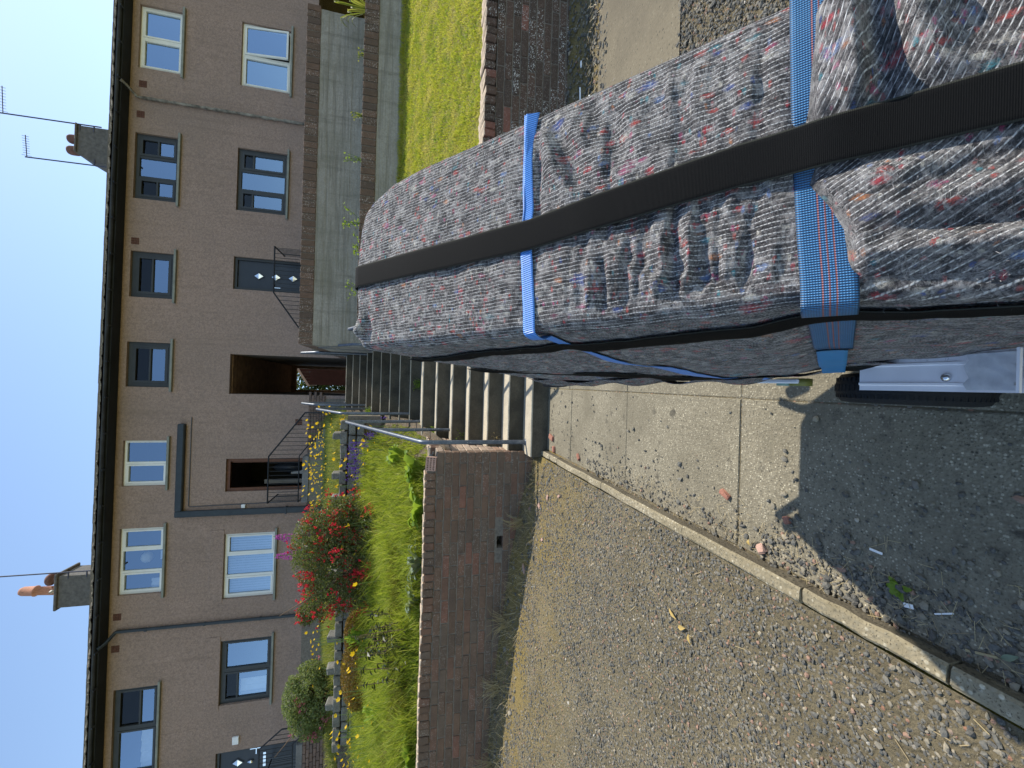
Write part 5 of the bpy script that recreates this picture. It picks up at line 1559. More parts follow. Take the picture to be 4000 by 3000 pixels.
# dry stalks and weeds along the foot of the walls
P = scatter(2600, -5, -.75, 3.62, 4.02, gravel_z, lambda x, y: rng.uniform(0, 1, len(x)) < .35 + .65 * sst(3.6, 4.0, y))
V, F = blades(P, .04 + .10 * rng.uniform(0, 1, len(P)) ** 2, .0035, 1.4)
stuff('dry_stalks', V, F, M['straw'], 'dry stalks and dead weeds along the shaded foot of the wall')
for (x, lab) in ((-1.38, 'dead weed clump leaning on the brown wall beside the drain hole'), (-2.35, 'second dead weed clump along the foot of the brown wall'), (-3.0, 'third dead weed clump along the foot of the brown wall'), (-3.75, 'leftmost dead weed clump at the foot of the brown wall')):
    y = 3.93; z = float(gravel_z(x, y)); o = root('dead_weed', (x, y, z), lab, 'weed', 'dead weeds along the brown wall')
    n = 46; Q = np.stack([rng.normal(x, .03, n), rng.normal(y, .03, n), np.full(n, z)], 1)
    V, F = blades(Q, .12 + .18 * rng.uniform(0, 1, n), .005, .9); link('stalks', np_mesh('stalks', V - np.array([x, y, z]), F, M['straw']), o)
# straw litter lying along the kerb
def litter(n, x0, x1, y0, y1, zf, L, w):
    P = scatter(n, x0, x1, y0, y1, zf); a = rng.uniform(0, 6.28, n); l = L * rng.uniform(.4, 1.2, n)
    d = np.stack([np.cos(a) * l, np.sin(a) * l, .25 * l * rng.uniform(-.2, 1, n)], 1) / 2; s = np.stack([-np.sin(a), np.cos(a), 0 * a], 1) * w / 2
    V = np.stack([P - d - s, P - d + s, P + d + s, P + d - s], 1).reshape(-1, 3); V[:, 2] += .004; i = np.arange(n)[:, None] * 4
    return V, np.concatenate([i + [[0, 1, 2]], i + [[0, 2, 3]]], 0)
V, F = join([litter(260, -.64, -.50, .3, 2.6, lambda x, y: .004 + 0 * x, .045, .0013), litter(50, -.64, -.40, .45, 1.5, lambda x, y: .004 + 0 * x, .04, .0012), litter(500, -3.6, -.72, .5, 3.6, gravel_z, .05, .0025), litter(300, .7, 3.2, 3.0, 3.55, lambda x, y: apron_z(x, y) + .05, .06, .003)])
stuff('straw_litter', V, F, M['straw'], 'thin dry straw scattered along the kerb and gravel')

# hedge beyond the passage
o = root('hedge', (0, 27, 3.0), 'dark green hedge behind the shed seen through the passage', 'hedge')
P, d = ellip(26000, (0, 27, 5.0), (5.5, 1.4, 3.4), .3)
V, F = leaves(P - np.array([0, 27, 3.0]), d + rng.normal(size=d.shape) * .6, .2, .12); link('foliage', np_mesh('foliage', V, F, M['hedge']), o)
part(o, 'stem', MB().tube([(0, 27, 3), (0, 27, 5.5)], [.12, .05], 8).tube([(1.2, 27, 3), (1.3, 27, 5.5)], [.12, .05], 8).tube([(-1.2, 27, 3), (-1.3, 27, 5.5)], [.12, .05], 8), M['twig'])

# ------------------------------------------------------------------ gravel
ico = bpy.data.meshes.new('tmp'); import bmesh
bm_ = bmesh.new(); bmesh.ops.create_icosphere(bm_, subdivisions=1, radius=1.0); bm_.verts.index_update()
IV = np.array([v.co[:] for v in bm_.verts]); IF = np.array([[v.index for v in f.verts] for f in bm_.faces]); bm_.free()
def stones(P, size):
    n = len(P); Q = np.repeat(IV[None], n, 0) * (1 + rng.uniform(-.28, .28, (n, len(IV), 1)))
    Q *= np.stack([rng.uniform(.7, 1.3, n), rng.uniform(.55, 1.0, n), rng.uniform(.4, .75, n)], 1)[:, None]
    a = rng.uniform(0, 6.28, n); b_ = rng.normal(0, .35, n); ca, sa, cb_, sb_ = np.cos(a), np.sin(a), np.cos(b_), np.sin(b_)
    x, y, z = Q[..., 0], Q[..., 1], Q[..., 2]
    y, z = y * cb_[:, None] - z * sb_[:, None], y * sb_[:, None] + z * cb_[:, None]
    x, y = x * ca[:, None] - y * sa[:, None], x * sa[:, None] + y * ca[:, None]
    V = np.stack([x, y, z], -1) * size[:, None, None] + P[:, None]
    F = IF[None] + (np.arange(n) * len(IV))[:, None, None]
    return V.reshape(-1, 3), F.reshape(-1, 3)
def sizes(n, a, s): return np.clip(a * np.exp(rng.normal(0, s, n)), a * .4, a * 2.7)
P = scatter(76000, -3.7, -.71, .15, 3.72, gravel_z, lambda x, y: (x > -1.35 * (y + .15) - .35) & (fbm(x * 1.7, y * 1.7, 4) + .55 * (x > -1.6) - .25 * sst(2.0, 3.2, y) > rng.uniform(-.75, .30, len(x))))
s_ = sizes(len(P), .0040, .5); P[:, 2] += s_ * .25
V, F = stones(P, s_); stuff('gravel', V, F, M['gravel'], 'loose grey and brown gravel covering the bed left of the kerb')
P = scatter(15000, 1.2, 3.2, .9, 2.05, lambda x, y: apron_z(x, y))
s_ = sizes(len(P), .0055, .45); P[:, 2] += s_ * .3
V, F = stones(P, s_); stuff('side_gravel', V, F, M['gravel'], 'gravel patch right of the wrapped load beside the apron')
P = np.concatenate([scatter(420, -.645, -.40, .2, 2.8, lambda x, y: 0 * x, lambda x, y: rng.uniform(0, 1, len(x)) < 1.1 * (-.36 - x) / .28 + .1), scatter(800, -.645, -.50, .15, 1.3, lambda x, y: 0 * x), scatter(420, -.645, -.54, .8, 2.9, lambda x, y: 0 * x), scatter(260, -.6, -.2, .3, 1.2, lambda x, y: 0 * x), scatter(110, -.6, .1, .6, 3.7, lambda x, y: 0 * x), scatter(150, -.63, -.3, 1.4, 3.8, lambda x, y: 0 * x)])
s_ = sizes(len(P), .0052, .45); P[:, 2] += s_ * .45
V, F = stones(P, s_); stuff('path_grit', V, F, M['gravel'], 'loose grit and pebbles lying on the concrete path')
P = np.concatenate([scatter(3000, .8, 4.2, 2.95, 3.58, lambda x, y: apron_z(x, y) + .09 * sst(3.25, 3.6, y)), scatter(1200, -5, -.75, 3.5, 4.03, gravel_z)])
s_ = sizes(len(P), .008, .5); P[:, 2] += s_ * .3
V, F = stones(P, s_); stuff('wall_foot_rubble', V, F, M['gravel'], 'crumbs of brick and stone along the feet of the walls')
# ------------------------------------------------------------------ wrapped load on its truck
AL = R(38.0)
UU = Vector((0, math.cos(AL), math.sin(AL))); NN = Vector((0, -math.sin(AL), math.cos(AL)))
LP0 = Vector((0.0, 0.3399, 0.8780)); T_ = 0.75; UT = 0.93; UB = -0.36
uu_, nn_, p0_ = np.array(UU), np.array(NN), np.array(LP0)
def xf(u): return np.interp(u, [-.36, -.127, .03, .27, .38, .80, .93], [.086, .089, .100, .090, .088, .078, .074])
def xb(u): return np.interp(u, [-.36, 0, .2, .47, .72, .82, .93], [.098, .056, .03, .019, .006, .010, .03])
def xr(u): return np.interp(u, [-.36, 0, .4, .7, .80, .87, .93], [.452, .447, .452, .458, .452, .432, .398])


def smax(a, k): return np.log1p(np.exp(np.clip(a / k, -40, 40))) * k


def u_edge(x): return np.interp(x, [.08, .12, .17, .195, .225, .28, .36, .45], [-.012, -.011, -.007, .006, .024, .027, .026, .022])


def disp(x, u):
    """outward relief of the cloth on the front face"""
    x = np.asarray(x, float); u = np.asarray(u, float)
    L, R_ = xf(u), xr(u); w = R_ - L; q = np.clip((x - L) / w, 0, 1)
    d = .011 * 4 * q * (1 - q)
    d = d - .006 * np.exp(-((u - .402) / .022) ** 2) + .007 * np.exp(-((u - .350) / .03) ** 2) * sst(.25, .42, x)
    # folds gathered between the two blue straps, strongest at the left
    ph = u + .05 * (x - .2) + .010 * fbm(x * 9, u * 14, 3) + .02 * (x - .2) ** 2
    env = sst(.03, .09, u) * sst(.40, .25, u)
    lw = .35 + .65 * sst(.34, .16, x)
    s1 = np.sin(2 * np.pi * ph / .046); s2 = np.sin(2 * np.pi * ph / .031 + 1.3)
    d = d + env * lw * (.0034 * s1 + .0022 * s2 + .0016 * np.sin(2 * np.pi * ph / .017 + 6 * fbm(x * 6, u * 3, 2))) * (.35 + 1.5 * np.clip(fbm(x * 10 + 3, u * 9, 3) + .4, 0, 1.1))
    # two deep slanting creases at left near the edge and one soft one at right
    def crease(x0, u0, x1, u1, wd, amp):
        dx, du = x1 - x0, u1 - u0; l2 = dx * dx + du * du
        t_ = np.clip(((x - x0) * dx + (u - u0) * du) / l2, 0, 1)
        dd = np.hypot(x - x0 - t_ * dx, u - u0 - t_ * du)
        side = ((x - x0) * du - (u - u0) * dx) / math.sqrt(l2)
        return amp * (-np.exp(-(dd / wd) ** 2) + .8 * np.exp(-((dd - 1.7 * wd) / wd) ** 2) * (side > 0)) * (np.sin(np.pi * np.clip(t_, .04, .96)) ** .5)
    d = d + crease(.20, .25, .105, .12, .010, .010) + crease(.17, .18, .10, .07, .008, .008)
    d = d + crease(.44, .375, .31, .31, .014, .011) + crease(.44, .31, .33, .24, .018, .008) + crease(.45, .39, .25, .385, .007, .006)
    d = d + crease(.36, .20, .26, .10, .02, .006) + crease(.10, .62, .30, .56, .03, .003)
    # broad swells toward the top
    d = d + .0045 * fbm(x * 6 + 20, u * 4, 3) + .0020 * fbm(x * 24, u * 34, 3) * (1 + .8 * env)
    # second blanket lapping over the lower edge of the wide strap
    e = u_edge(x); lap = sst(e + .008, e - .010, u)
    d = d - .005 * np.exp(-((u - .016) / .03) ** 2)
    press = 1 - .85 * np.exp(-((x - .2585) / .034) ** 4)
    d = d + lap * press * (.010 * sst(-.11, -.02, u) + .006)
    d = d + crease(.46, -.020, .25, -.036, .013, .024) * lap + crease(.16, -.035, .155, -.20, .012, .014) * lap + crease(.20, -.06, .235, -.22, .015, .013) * lap
    d = d + crease(.42, -.07, .32, -.10, .02, .012) * lap + crease(.10, -.05, .12, -.2, .014, .010) * lap
    d = d + lap * (.005 * fbm(x * 13, u * 13, 3) + .007 * (.5 - np.abs(fbm(x * 7 + 9, u * 9 + (x - .2) * 6, 2))))
    # held down flat under the long strap
    w_ = np.exp(-((x - .2585) / .036) ** 4) * sst(.06, .01, u)
    d = d * (1 - w_) + np.clip(d, -.004, .0115) * w_
    # turned-up blanket corner at the top left
    d = d + .019 * np.exp(-((x - .112) / .03) ** 2 - ((u - .912) / .024) ** 2) - .010 * np.exp(-((x - .12) / .04) ** 2 - ((u - .875) / .016) ** 2)
    return d


def ldisp(tau, u):
    """outward relief on the left side face (towards -x)"""
    return .004 * fbm(tau * 7, u * 7, 3) + .0015 * fbm(tau * 25, u * 25, 2) - .005 * np.exp(-((u - .402) / .03) ** 2) - .005 * np.exp(-((u - .01) / .04) ** 2) + .004 * np.sin(tau * 30 + u * 22) * sst(.1, .3, tau)


def world_pt(x, n, u):
    x, n, u = np.broadcast_arrays(x, n, u)
    return p0_ + uu_ * u[..., None] + nn_ * n[..., None] + np.stack([x, 0 * x, 0 * x], -1)


RC = .022
def left_pt(tau, u, off=0.0):
    tau = np.asarray(tau, float); u = np.asarray(u, float)
    k = np.clip(tau / T_, 0, 1); x = xf(u) + (xb(u) - xf(u)) * k - ldisp(tau, u) - off
    x = x - .015 * np.sin(np.pi * k) * sst(.55, .3, u) * sst(-.1, .1, u)
    # top end pulled in between its corners
    end = sst(.80, .93, u)
    return world_pt(x, -tau, u)


# section: left face (bottom to top), rounded corner, front, rounded corner, right face, back
NLs, NCs, NFs = 70, 7, 190
us = np.concatenate([np.linspace(UB, UT - .035, 330), UT - .035 + .035 * np.sin(np.linspace(.12, 1, 9) * np.pi / 2)])
rows_V = []; rows_UV = []
for u in us:
    ins = .035 * (1 - math.sqrt(max(0, 1 - ((u - (UT - .035)) / .035) ** 2))) if u > UT - .035 else 0.0
    L, Rr = float(xf(u)), float(xr(u))
    tau = np.linspace(T_ - ins, RC + ins, NLs)
    A = left_pt(tau, np.full(NLs, u)) + np.array([ins * .5, 0, 0])
    a = np.linspace(np.pi, np.pi / 2, NCs + 2)[1:-1]
    B = world_pt(L + RC + RC * np.cos(a) + ins * .5, -RC + RC * np.sin(a) - ins, np.full(NCs, u)); 
    x = np.linspace(L + RC, Rr - RC, NFs)
    dd = disp(x, np.full(NFs, u)); fade = np.minimum(1, np.minimum((x - L - RC) / .02, (Rr - RC - x) / .02)); dd = dd * np.clip(.25 + .75 * fade, 0, 1)
    Cc = world_pt(x, dd - ins, np.full(NFs, u))
    a = np.linspace(np.pi / 2, 0, NCs + 2)[1:-1]
    D = world_pt(Rr - RC + RC * np.cos(a) - ins * .5, -RC + RC * np.sin(a) + .25 * dd[-1] - ins, np.full(NCs, u))
    B = B + nn_ * (.25 * dd[0])
    tr_ = np.linspace(RC, T_ - ins, 12); E_ = world_pt(np.full(12, Rr - ins * .5), -tr_, np.full(12, u))
    xx = np.linspace(Rr - .02, float(xb(u)) + .02, 10)
    G_ = world_pt(xx, np.full(10, -(T_ - ins)), np.full(10, u))
    S_ = np.concatenate([A, B, Cc, D, E_, G_]); rows_V.append(S_)
    vv = np.concatenate([-(tau - RC) - .03, np.linspace(-.03, 0, NCs + 2)[1:-1], x - L - RC, (Rr - L - 2 * RC) + np.linspace(0, .03, NCs + 2)[1:-1], .4 + tr_, 1.1 + np.arange(10) * .04])
    # stitch direction: straight along the load above the wide strap, turned across it on the lapped blanket below
    xs_all = np.concatenate([np.full(NLs, L), np.full(NCs, L), x, np.full(NCs, Rr), np.full(12, Rr), np.full(10, Rr)])
    lap = sst(float(0) + u_edge(xs_all) + .003, u_edge(xs_all) - .003, np.full(len(xs_all), u))
    lap = lap * np.concatenate([np.zeros(NLs), np.full(NCs, .5), np.ones(NFs + NCs), np.zeros(22)])
    th = np.interp(xs_all, [.10, .2, .235, .3, .45], [R(24), R(34), R(44), R(66), R(78)])
    xg = np.linspace(.05, .5, 200); cg = np.cumsum(np.cos(np.interp(xg, [.10, .2, .235, .3, .45], [R(24), R(34), R(44), R(66), R(78)]))) * (xg[1] - xg[0])
    alt = np.interp(xs_all, xg, cg) + (u + .07) * np.sin(th)
    vv2 = vv * (1 - lap) + alt * lap + .0022 * fbm(np.full(len(vv), u) * 11, vv * 9, 2)
    rows_UV.append(np.stack([np.full(len(vv), u), vv2], 1))
m_ = len(rows_V[0]); nr = len(us)
V = np.concatenate(rows_V); UVs = np.concatenate(rows_UV)
i = np.arange(nr * m_).reshape(nr, m_); j = np.roll(i, -1, 1)
F = np.stack([i[:-1], j[:-1], j[1:], i[1:]], -1).reshape(-1, 4)[:, ::-1]
seam = np.zeros((nr - 1, m_), bool); seam[:, -1] = True
# close both ends
cap_c = V[i[-1]].mean(0); base_c = V[i[0]].mean(0)
nv = len(V); V = np.concatenate([V, [cap_c], [base_c]]); UVs = np.concatenate([UVs, [[UT, .2]], [[UB, .2]]])
LOAD = root('wrapped_load', (.26, .78, .0), 'tall load wrapped in speckled grey moving blankets, strapped in black and blue', 'wrapped load')
base = np.array(LOAD.location)
me = bpy.data.meshes.new('blanket')
quads = [tuple(q) for q in F]
tris = [(i[-1][k], i[-1][(k + 1) % m_], nv)[::-1] for k in range(m_)] + [(i[0][(k + 1) % m_], i[0][k], nv + 1)[::-1] for k in range(m_)]
me.from_pydata([tuple(p) for p in (V - base)], [], quads + tris)
uvl = me.uv_layers.new(name='UVMap'); li = np.empty(len(me.loops), np.int32); me.loops.foreach_get('vertex_index', li)
uvl.data.foreach_set('uv', UVs[li].astype(np.float32).ravel())
me.polygons.foreach_set('use_smooth', [True] * len(me.polygons)); me.materials.append(M['felt']); me.update()
# make the normals point outward
bm_ = bmesh.new(); bm_.from_mesh(me); bmesh.ops.recalc_face_normals(bm_, faces=bm_.faces); bm_.to_mesh(me); bm_.free()
link('blanket', me, LOAD)


def ribbon(name, rowsP, mat, length0=0.0, thick=.0014, parent=None):
    """rowsP: list of rows; each row an array (k,3) across the strap; thickness is given to the inside"""
    Pn = np.array(rowsP); n, k, _ = Pn.shape
    ctr = Pn[:, k // 2]; s = np.concatenate([[0], np.cumsum(np.linalg.norm(np.diff(ctr, axis=0), axis=1))]) + length0
    du = np.gradient(Pn, axis=0); dv = np.gradient(Pn, axis=1); nr_ = np.cross(du, dv); nr_ /= np.maximum(np.linalg.norm(nr_, axis=2, keepdims=True), 1e-9)
    Q = Pn - nr_ * thick
    V = np.concatenate([Pn.reshape(-1, 3), Q.reshape(-1, 3)]); a = np.arange(n * k).reshape(n, k); b_ = a + n * k
    F = np.concatenate([np.stack([a[:-1, :-1], a[1:, :-1], a[1:, 1:], a[:-1, 1:]], -1).reshape(-1, 4), np.stack([b_[:-1, :-1], b_[:-1, 1:], b_[1:, 1:], b_[1:, :-1]], -1).reshape(-1, 4),
                        np.stack([a[:-1, 0], b_[:-1, 0], b_[1:, 0], a[1:, 0]], -1), np.stack([a[:-1, -1], a[1:, -1], b_[1:, -1], b_[:-1, -1]], -1)])
    uv = np.stack(np.broadcast_arrays(s[:, None], np.linspace(0, 1, k)[None]), -1).reshape(-1, 2); uv = np.concatenate([uv, uv])
    m = bpy.data.meshes.new(name); par = parent or LOAD; bb_ = np.array(par.location)
    if par.parent: bb_ = np.array(par.parent.location)
    m.from_pydata([tuple(p) for p in (V - bb_)], [], [tuple(f) for f in F])
    ul = m.uv_layers.new(name='UVMap'); li = np.empty(len(m.loops), np.int32); m.loops.foreach_get('vertex_index', li); ul.data.foreach_set('uv', uv[li].astype(np.float32).ravel())
    m.polygons.foreach_set('use_smooth', [True] * len(m.polygons)); m.materials.append(M[mat]); m.update()
    return link(name, m, par)


def sdisp(x, u, rx, ru, p=6):
    """height a taut strap takes over the relief: soft maximum over a window"""
    best = 0
    for a in np.linspace(-1, 1, p):
        for b_ in np.linspace(-1, 1, p):
            best = np.maximum(best, disp(x + a * rx, u + b_ * ru))
    return best


def sm1(a, k=9):
    w = np.hanning(k + 2)[1:-1]; w /= w.sum(); pad = np.pad(a, (k // 2, k // 2), mode='edge'); return np.convolve(pad, w, 'valid')


# wide blue ratchet strap across the front, then down the left side
def upper2(x): return np.interp(x, [.08, .12, .17, .28, .45], [.031, .033, .037, .044, .050])
xs_ = np.linspace(.446, .102, 120); rws = []
for x in xs_:
    top = float(upper2(x)); uu2 = np.linspace(top, top - .050, 9)
    rws.append((x, uu2))
Hs = np.array([np.median(disp(np.full(9, x), uu2) - .020 * sst(u_edge(x) + .008, u_edge(x) - .010, uu2)) for x, uu2 in rws]); Hs = sm1(np.maximum(Hs, .002), 11) + .0045
rows_ = [world_pt(np.full(9, x), np.full(9, h), uu2) for (x, uu2), h in zip(rws, Hs)]
h0 = Hs[-1]
for a in np.linspace(.15, 1, 8):       # over the corner
    uc = np.linspace(float(upper2(.10)), float(upper2(.10)) - .050, 9); xx = .1 - .012 * math.sin(a * math.pi / 2) - .003; nnv = h0 - (h0 + .02) * (1 - math.cos(a * math.pi / 2)) - .004 * a
    rows_.append(world_pt(np.full(9, xx), np.full(9, nnv), uc))
for tau in np.linspace(.035, .335, 40):
    k = (tau - .03) / .3; top = .031 - .004 * k; bot = -.018 - .004 * k
    rows_.append(left_pt(np.full(9, tau), np.linspace(top, bot, 9), .005))
ribbon('wide_blue_strap', rows_, 'blueweb')
rows_ = []
for tau in np.linspace(.33, .735, 40):
    k = (tau - .33) / .4; rows_.append(left_pt(np.full(7, tau), np.linspace(.027 - .004 * k, -.016 - .002 * k, 7), .007 + .006 * math.sin(k * 3)))
ribbon('strap_tail', rows_, 'blueplain')
st2 = [left_pt(np.full(5, tau), np.linspace(.030, -.021, 5), .0068) for tau in np.linspace(.285, .29, 3)]
ribbon('stitch_row', st2, 'blackweb'); st2 = [left_pt(np.full(5, tau), np.linspace(.030, -.021, 5), .0068) for tau in np.linspace(.322, .327, 3)]
ribbon('stitch_row', st2, 'blackweb')

# long black strap down the front and over the top end
uk = np.linspace(-.34, UT - .036, 260)
xc_ = np.interp(uk, [-.34, -.124, .095, .40, .945], [.258, .259, .2615, .2435, .245])
hc = np.maximum.reduce([sdisp(xc_ + o_, uk, .006, .012, 4) for o_ in (-.02, 0, .02)])
hs = np.maximum(sm1(hc, 61), sm1(np.maximum.reduce([hc] + [np.roll(hc, q) for q in (-6, -3, 3, 6)]), 25) - .002) + .0055 + .0025 * np.exp(-((uk - .015) / .03) ** 2)
rows_ = [world_pt(np.linspace(x - .0252, x + .0252, 9), np.full(9, h) + .0006 * np.cos(np.linspace(-1.5, 1.5, 9)), np.full(9, u)) for x, h, u in zip(xc_, hs, uk)]
for a in np.linspace(.1, 1, 8):
    ang = a * math.pi / 2; rows_.append(world_pt(np.linspace(.2198, .2702, 9), np.full(9, hs[-1] - .037 * (1 - math.cos(ang))), np.full(9, UT - .036 + .041 * math.sin(ang))))
for t_ in np.linspace(.05, .6, 12): rows_.append(world_pt(np.linspace(.2198, .2702, 9), np.full(9, hs[-1] - .037 - t_), np.full(9, UT + .006)))
ribbon('long_black_strap', rows_[::-1], 'blackweb')

# thin bright blue lashing: twisted across the front, slanting down the left side
xs_ = np.linspace(.449, .092, 150); rows_ = []
uc = np.interp(xs_, [.09, .18, .255, .32, .40, .45], [.4005, .404, .404, .4035, .408, .402])
wd = np.interp(xs_, [.09, .18, .25, .32, .38, .42, .45], [.0235, .0235, .0225, .016, .012, .017, .021])
hs2 = np.maximum(disp(xs_, uc), 0); hs2 = sm1(hs2, 21) + .0035
bx_ = np.abs(xs_ - .2435) < .035; hs2 = hs2 + .0035 * sst(.05, .024, np.abs(xs_ - .2435))
for x, u, w_, h in zip(xs_, uc, wd, hs2):
    tw = .5 * sst(.25, .42, x) * .9
    uu2 = np.linspace(u + w_ / 2, u - w_ / 2, 7); rows_.append(world_pt(np.full(7, x), h + tw * (u - uu2) * -1.0 + .002 * sst(.3, .4, x), uu2))
h0 = hs2[-1]
for a in np.linspace(.15, 1, 8):
    uu2 = np.linspace(.4005 + .0117, .4005 - .0117, 7); rows_.append(world_pt(np.full(7, .09 - .012 * math.sin(a * math.pi / 2) - .002), np.full(7, h0 - (h0 + .022) * (1 - math.cos(a * math.pi / 2))), uu2 - .004 * a))
for tau in np.linspace(.035, .74, 60):
    u = float(np.interp(tau, [.0, .13, .33, .56, .74], [.398, .378, .30, .22, .15])); rows_.append(left_pt(np.full(7, tau), np.linspace(u + .0125, u - .0125, 7), .005))
ribbon('thin_blue_strap', rows_, 'bluethin')
rows_ = [world_pt(np.full(5, x), np.full(5, float(np.interp(x, xs_[::-1], hs2[::-1])) + .0018 + .002 * sst(.33, .42, x)), np.linspace(float(np.interp(x, [.25, .45], [.412, .4185])), float(np.interp(x, [.25, .45], [.4115, .4085])) , 5)) for x in np.linspace(.45, .26, 50)]
ribbon('strap_twist', rows_, 'bluethin')

# two black straps along the left side
def side_strap(name, uk, tk, w, off=.004):
    u_ = np.linspace(uk[0], uk[-1], 140) if uk[0] < uk[-1] else np.linspace(uk[0], uk[-1], 140)
    rr = []
    o_ = np.argsort(uk); tt_ = sm1(np.interp(u_, np.array(uk)[o_], np.array(tk)[o_]), 41)
    for u, tau in zip(u_, tt_):
        rr.append(left_pt(np.linspace(max(.004, tau - w / 2), tau + w / 2, 7), np.full(7, u), off))
    ribbon(name, rr, 'blackweb')
side_strap('side_black_strap', [-.34, -.13, -.07, .03, .17, .42, .61, .82, .92], [.035, .045, .062, .085, .095, .11, .13, .16, .18], .048, .0062)
side_strap('low_black_strap', [-.34, -.08, .29, .5, .8, .92], [.70, .70, .60, .50, .42, .40], .05, .006)
# loose blanket hem hanging under the left edge
rr = []
for u in np.linspace(-.1, .86, 160):
    tt = np.linspace(T_ - .12, T_ + .018 + .02 * float(fbm(u * 6, 3.1, 3)), 7); rr.append(left_pt(np.minimum(tt, T_), np.full(7, u), .006 + .004 * math.sin(u * 40)) - nn_ * np.maximum(0, tt - T_)[:, None])
hem = ribbon('blanket_hem', rr, 'felt')

# loose fibres standing off the felt
nf = 9000
fu = rng.uniform(-.33, .90, nf); fx_ = xf(fu) + .006 + (xr(fu) - xf(fu) - .012) * rng.uniform(0, 1, nf)
sel = (np.abs(fx_ - .25) > .033) & (np.abs(fu - .402) > .016) & (np.abs(fu - .016) > .034)
fu, fx_ = fu[sel], fx_[sel]; nf = len(fu)
pz = disp(fx_, fu) * np.clip(np.minimum((fx_ - xf(fu)) / .042, (xr(fu) - fx_) / .042), .25, 1); Pf = world_pt(fx_, pz + .0006, fu)
def fib(P, out):
    n = len(P); d_ = unit(rng.normal(size=(n, 3)) + out * rng.uniform(-.1, .6, (n, 1))); L_ = rng.uniform(.003, .009, (n, 1)); s_ = unit(np.cross(d_, rng.normal(size=(n, 3)))) * .00017
    b_ = unit(rng.normal(size=(n, 3))) * L_ * .3
    V = np.stack([P - s_, P + s_, P + d_ * L_ * .5 + b_ + s_, P + d_ * L_ * .5 + b_ - s_, P + d_ * L_], 1).reshape(-1, 3); i = np.arange(n)[:, None] * 5
    return V, np.concatenate([i + [[0, 1, 2]], i + [[0, 2, 3]], i + [[3, 2, 4]]], 0)
tl = rng.uniform(.02, .72, 5000); ul = rng.uniform(-.3, .9, 5000)
V, F = join([fib(Pf, nn_), fib(left_pt(tl, ul, .001), np.array([-1., 0, 0]))])
lf = link('loose_fibres', np_mesh('loose_fibres', V - base, F, M['fibre']), LOAD); lf['kind'] = 'stuff'

# ---- sack truck under the load
TR = root('sack_truck', (.25, .74, 0.0), 'two wheeled sack truck with aluminium mudguard carrying the wrapped load', 'hand truck')
def bp(x, n, u): return Vector(world_pt(np.array(x), np.array(n), np.array(u)))
for x in (.10, .40):
    part(TR, 'side_rail', MB().tube(arc_path([bp(x, -.785, -.30), bp(x, -.785, .80), bp(x - (.06 if x < .2 else -.06), -.82, .93)], .05, 4), .0145, 10), M['steel'])
    gx = x - (.06 if x < .2 else -.06)
    part(TR, 'grip', MB().tube([bp(gx, -.79, .83) if False else bp(x - (.085 if x < .2 else -.085), -.79, .80), bp(x - (.088 if x < .2 else -.088), -.795, .84), bp(x - (.09 if x < .2 else -.09), -.80, .90)], [.020, .0215, .019], 12), M['grip'])
for u in (.02, .10, .42, .72):
    part(TR, 'cross_bar', MB().tube([bp(.10, -.785, u), bp(.40, -.785, u)], .0105, 8), M['steel'])
WC = Vector((0, .735, .142))
part(TR, 'axle', MB().tube([(-.01, WC.y, WC.z), (.51, WC.y, WC.z)], .011, 10), M['steel'])
for s_, x in ((-1, .014), (1, .486)):
    w_ = MB()
    ty = MB().lathe([(.085, -.030), (.112, -.037), (.130, -.034), (.138, -.022), (.142, -.008), (.142, .008), (.138, .022), (.130, .034), (.112, .037), (.085, .030)], (x, WC.y, WC.z), 48, axis='x')
    hub = MB().lathe([(.012, -.03), (.03, -.03), (.035, -.012), (.07, -.01), (.086, -.028), (.092, -.03), (.092, .03), (.086, .028), (.07, .01), (.035, .012), (.03, .03), (.012, .03)], (x, WC.y, WC.z), 28, axis='x')
    wh = part(TR, 'wheel', hub, M['alu'])
    ty2 = part(wh, 'tyre', ty, M['tyre'])
    tr2 = MB()
    for k in range(64):
        a = 2 * math.pi * k / 64; c_, q_ = math.cos(a), math.sin(a)
        for off_, sl in ((-.017, .6), (0.0, -.6), (.017, .6)):
            P_ = []
            for dx_, da in ((-.008, -.030), (.008, -.030), (.008, .030), (-.008, .030)):
                aa = a + da * .9 + sl * dx_; rr_ = .1425 if off_ == 0 else .1395
                for e_ in (-.004, .0006): P_.append((x + off_ + dx_, WC.y + (rr_ + e_) * math.sin(aa), WC.z + (rr_ + e_) * math.cos(aa)))
            tr2.add(P_, [(1, 3, 5, 7), (0, 2, 3, 1), (2, 4, 5, 3), (4, 6, 7, 5), (6, 0, 1, 7)])
    part(wh, 'tread', tr2, M['tyre'], 'stuff')
# ribbed mudguard plate with a bolt, its lip bent up towards the camera
MG = [(.735, .298), (.735, .300), (.56, .300), (.545, .302), (.50, .318), (.455, .334), (.45, .345)]
mg = MB(); xw = (.008, .019, .021, .025, .027, .060, .062, .066, .068, .083); zo = (0, 0, .003, .003, 0, 0, .003, .003, 0, 0)
V = []
for yy, zz in MG[1:]:
    for xx, zz2 in zip(xw, zo): V.append((xx, yy, zz + (zz2 if yy > .55 else 0)))
n_ = len(xw); Fm = []
for r_ in range(len(MG) - 2):
    for q in range(n_ - 1): Fm.append((r_ * n_ + q, r_ * n_ + q + 1, (r_ + 1) * n_ + q + 1, (r_ + 1) * n_ + q))
mg.add(V, [f[::-1] for f in Fm])
mg.box(.008, .083, .452, .456, .345, .352).box(.068, .076, .56, .70, .15, .299)
mgo = part(TR, 'mudguard', mg, M['alu'])
sol = mgo.modifiers.new('thickness', 'SOLIDIFY'); sol.thickness = .002; sol.offset = -1
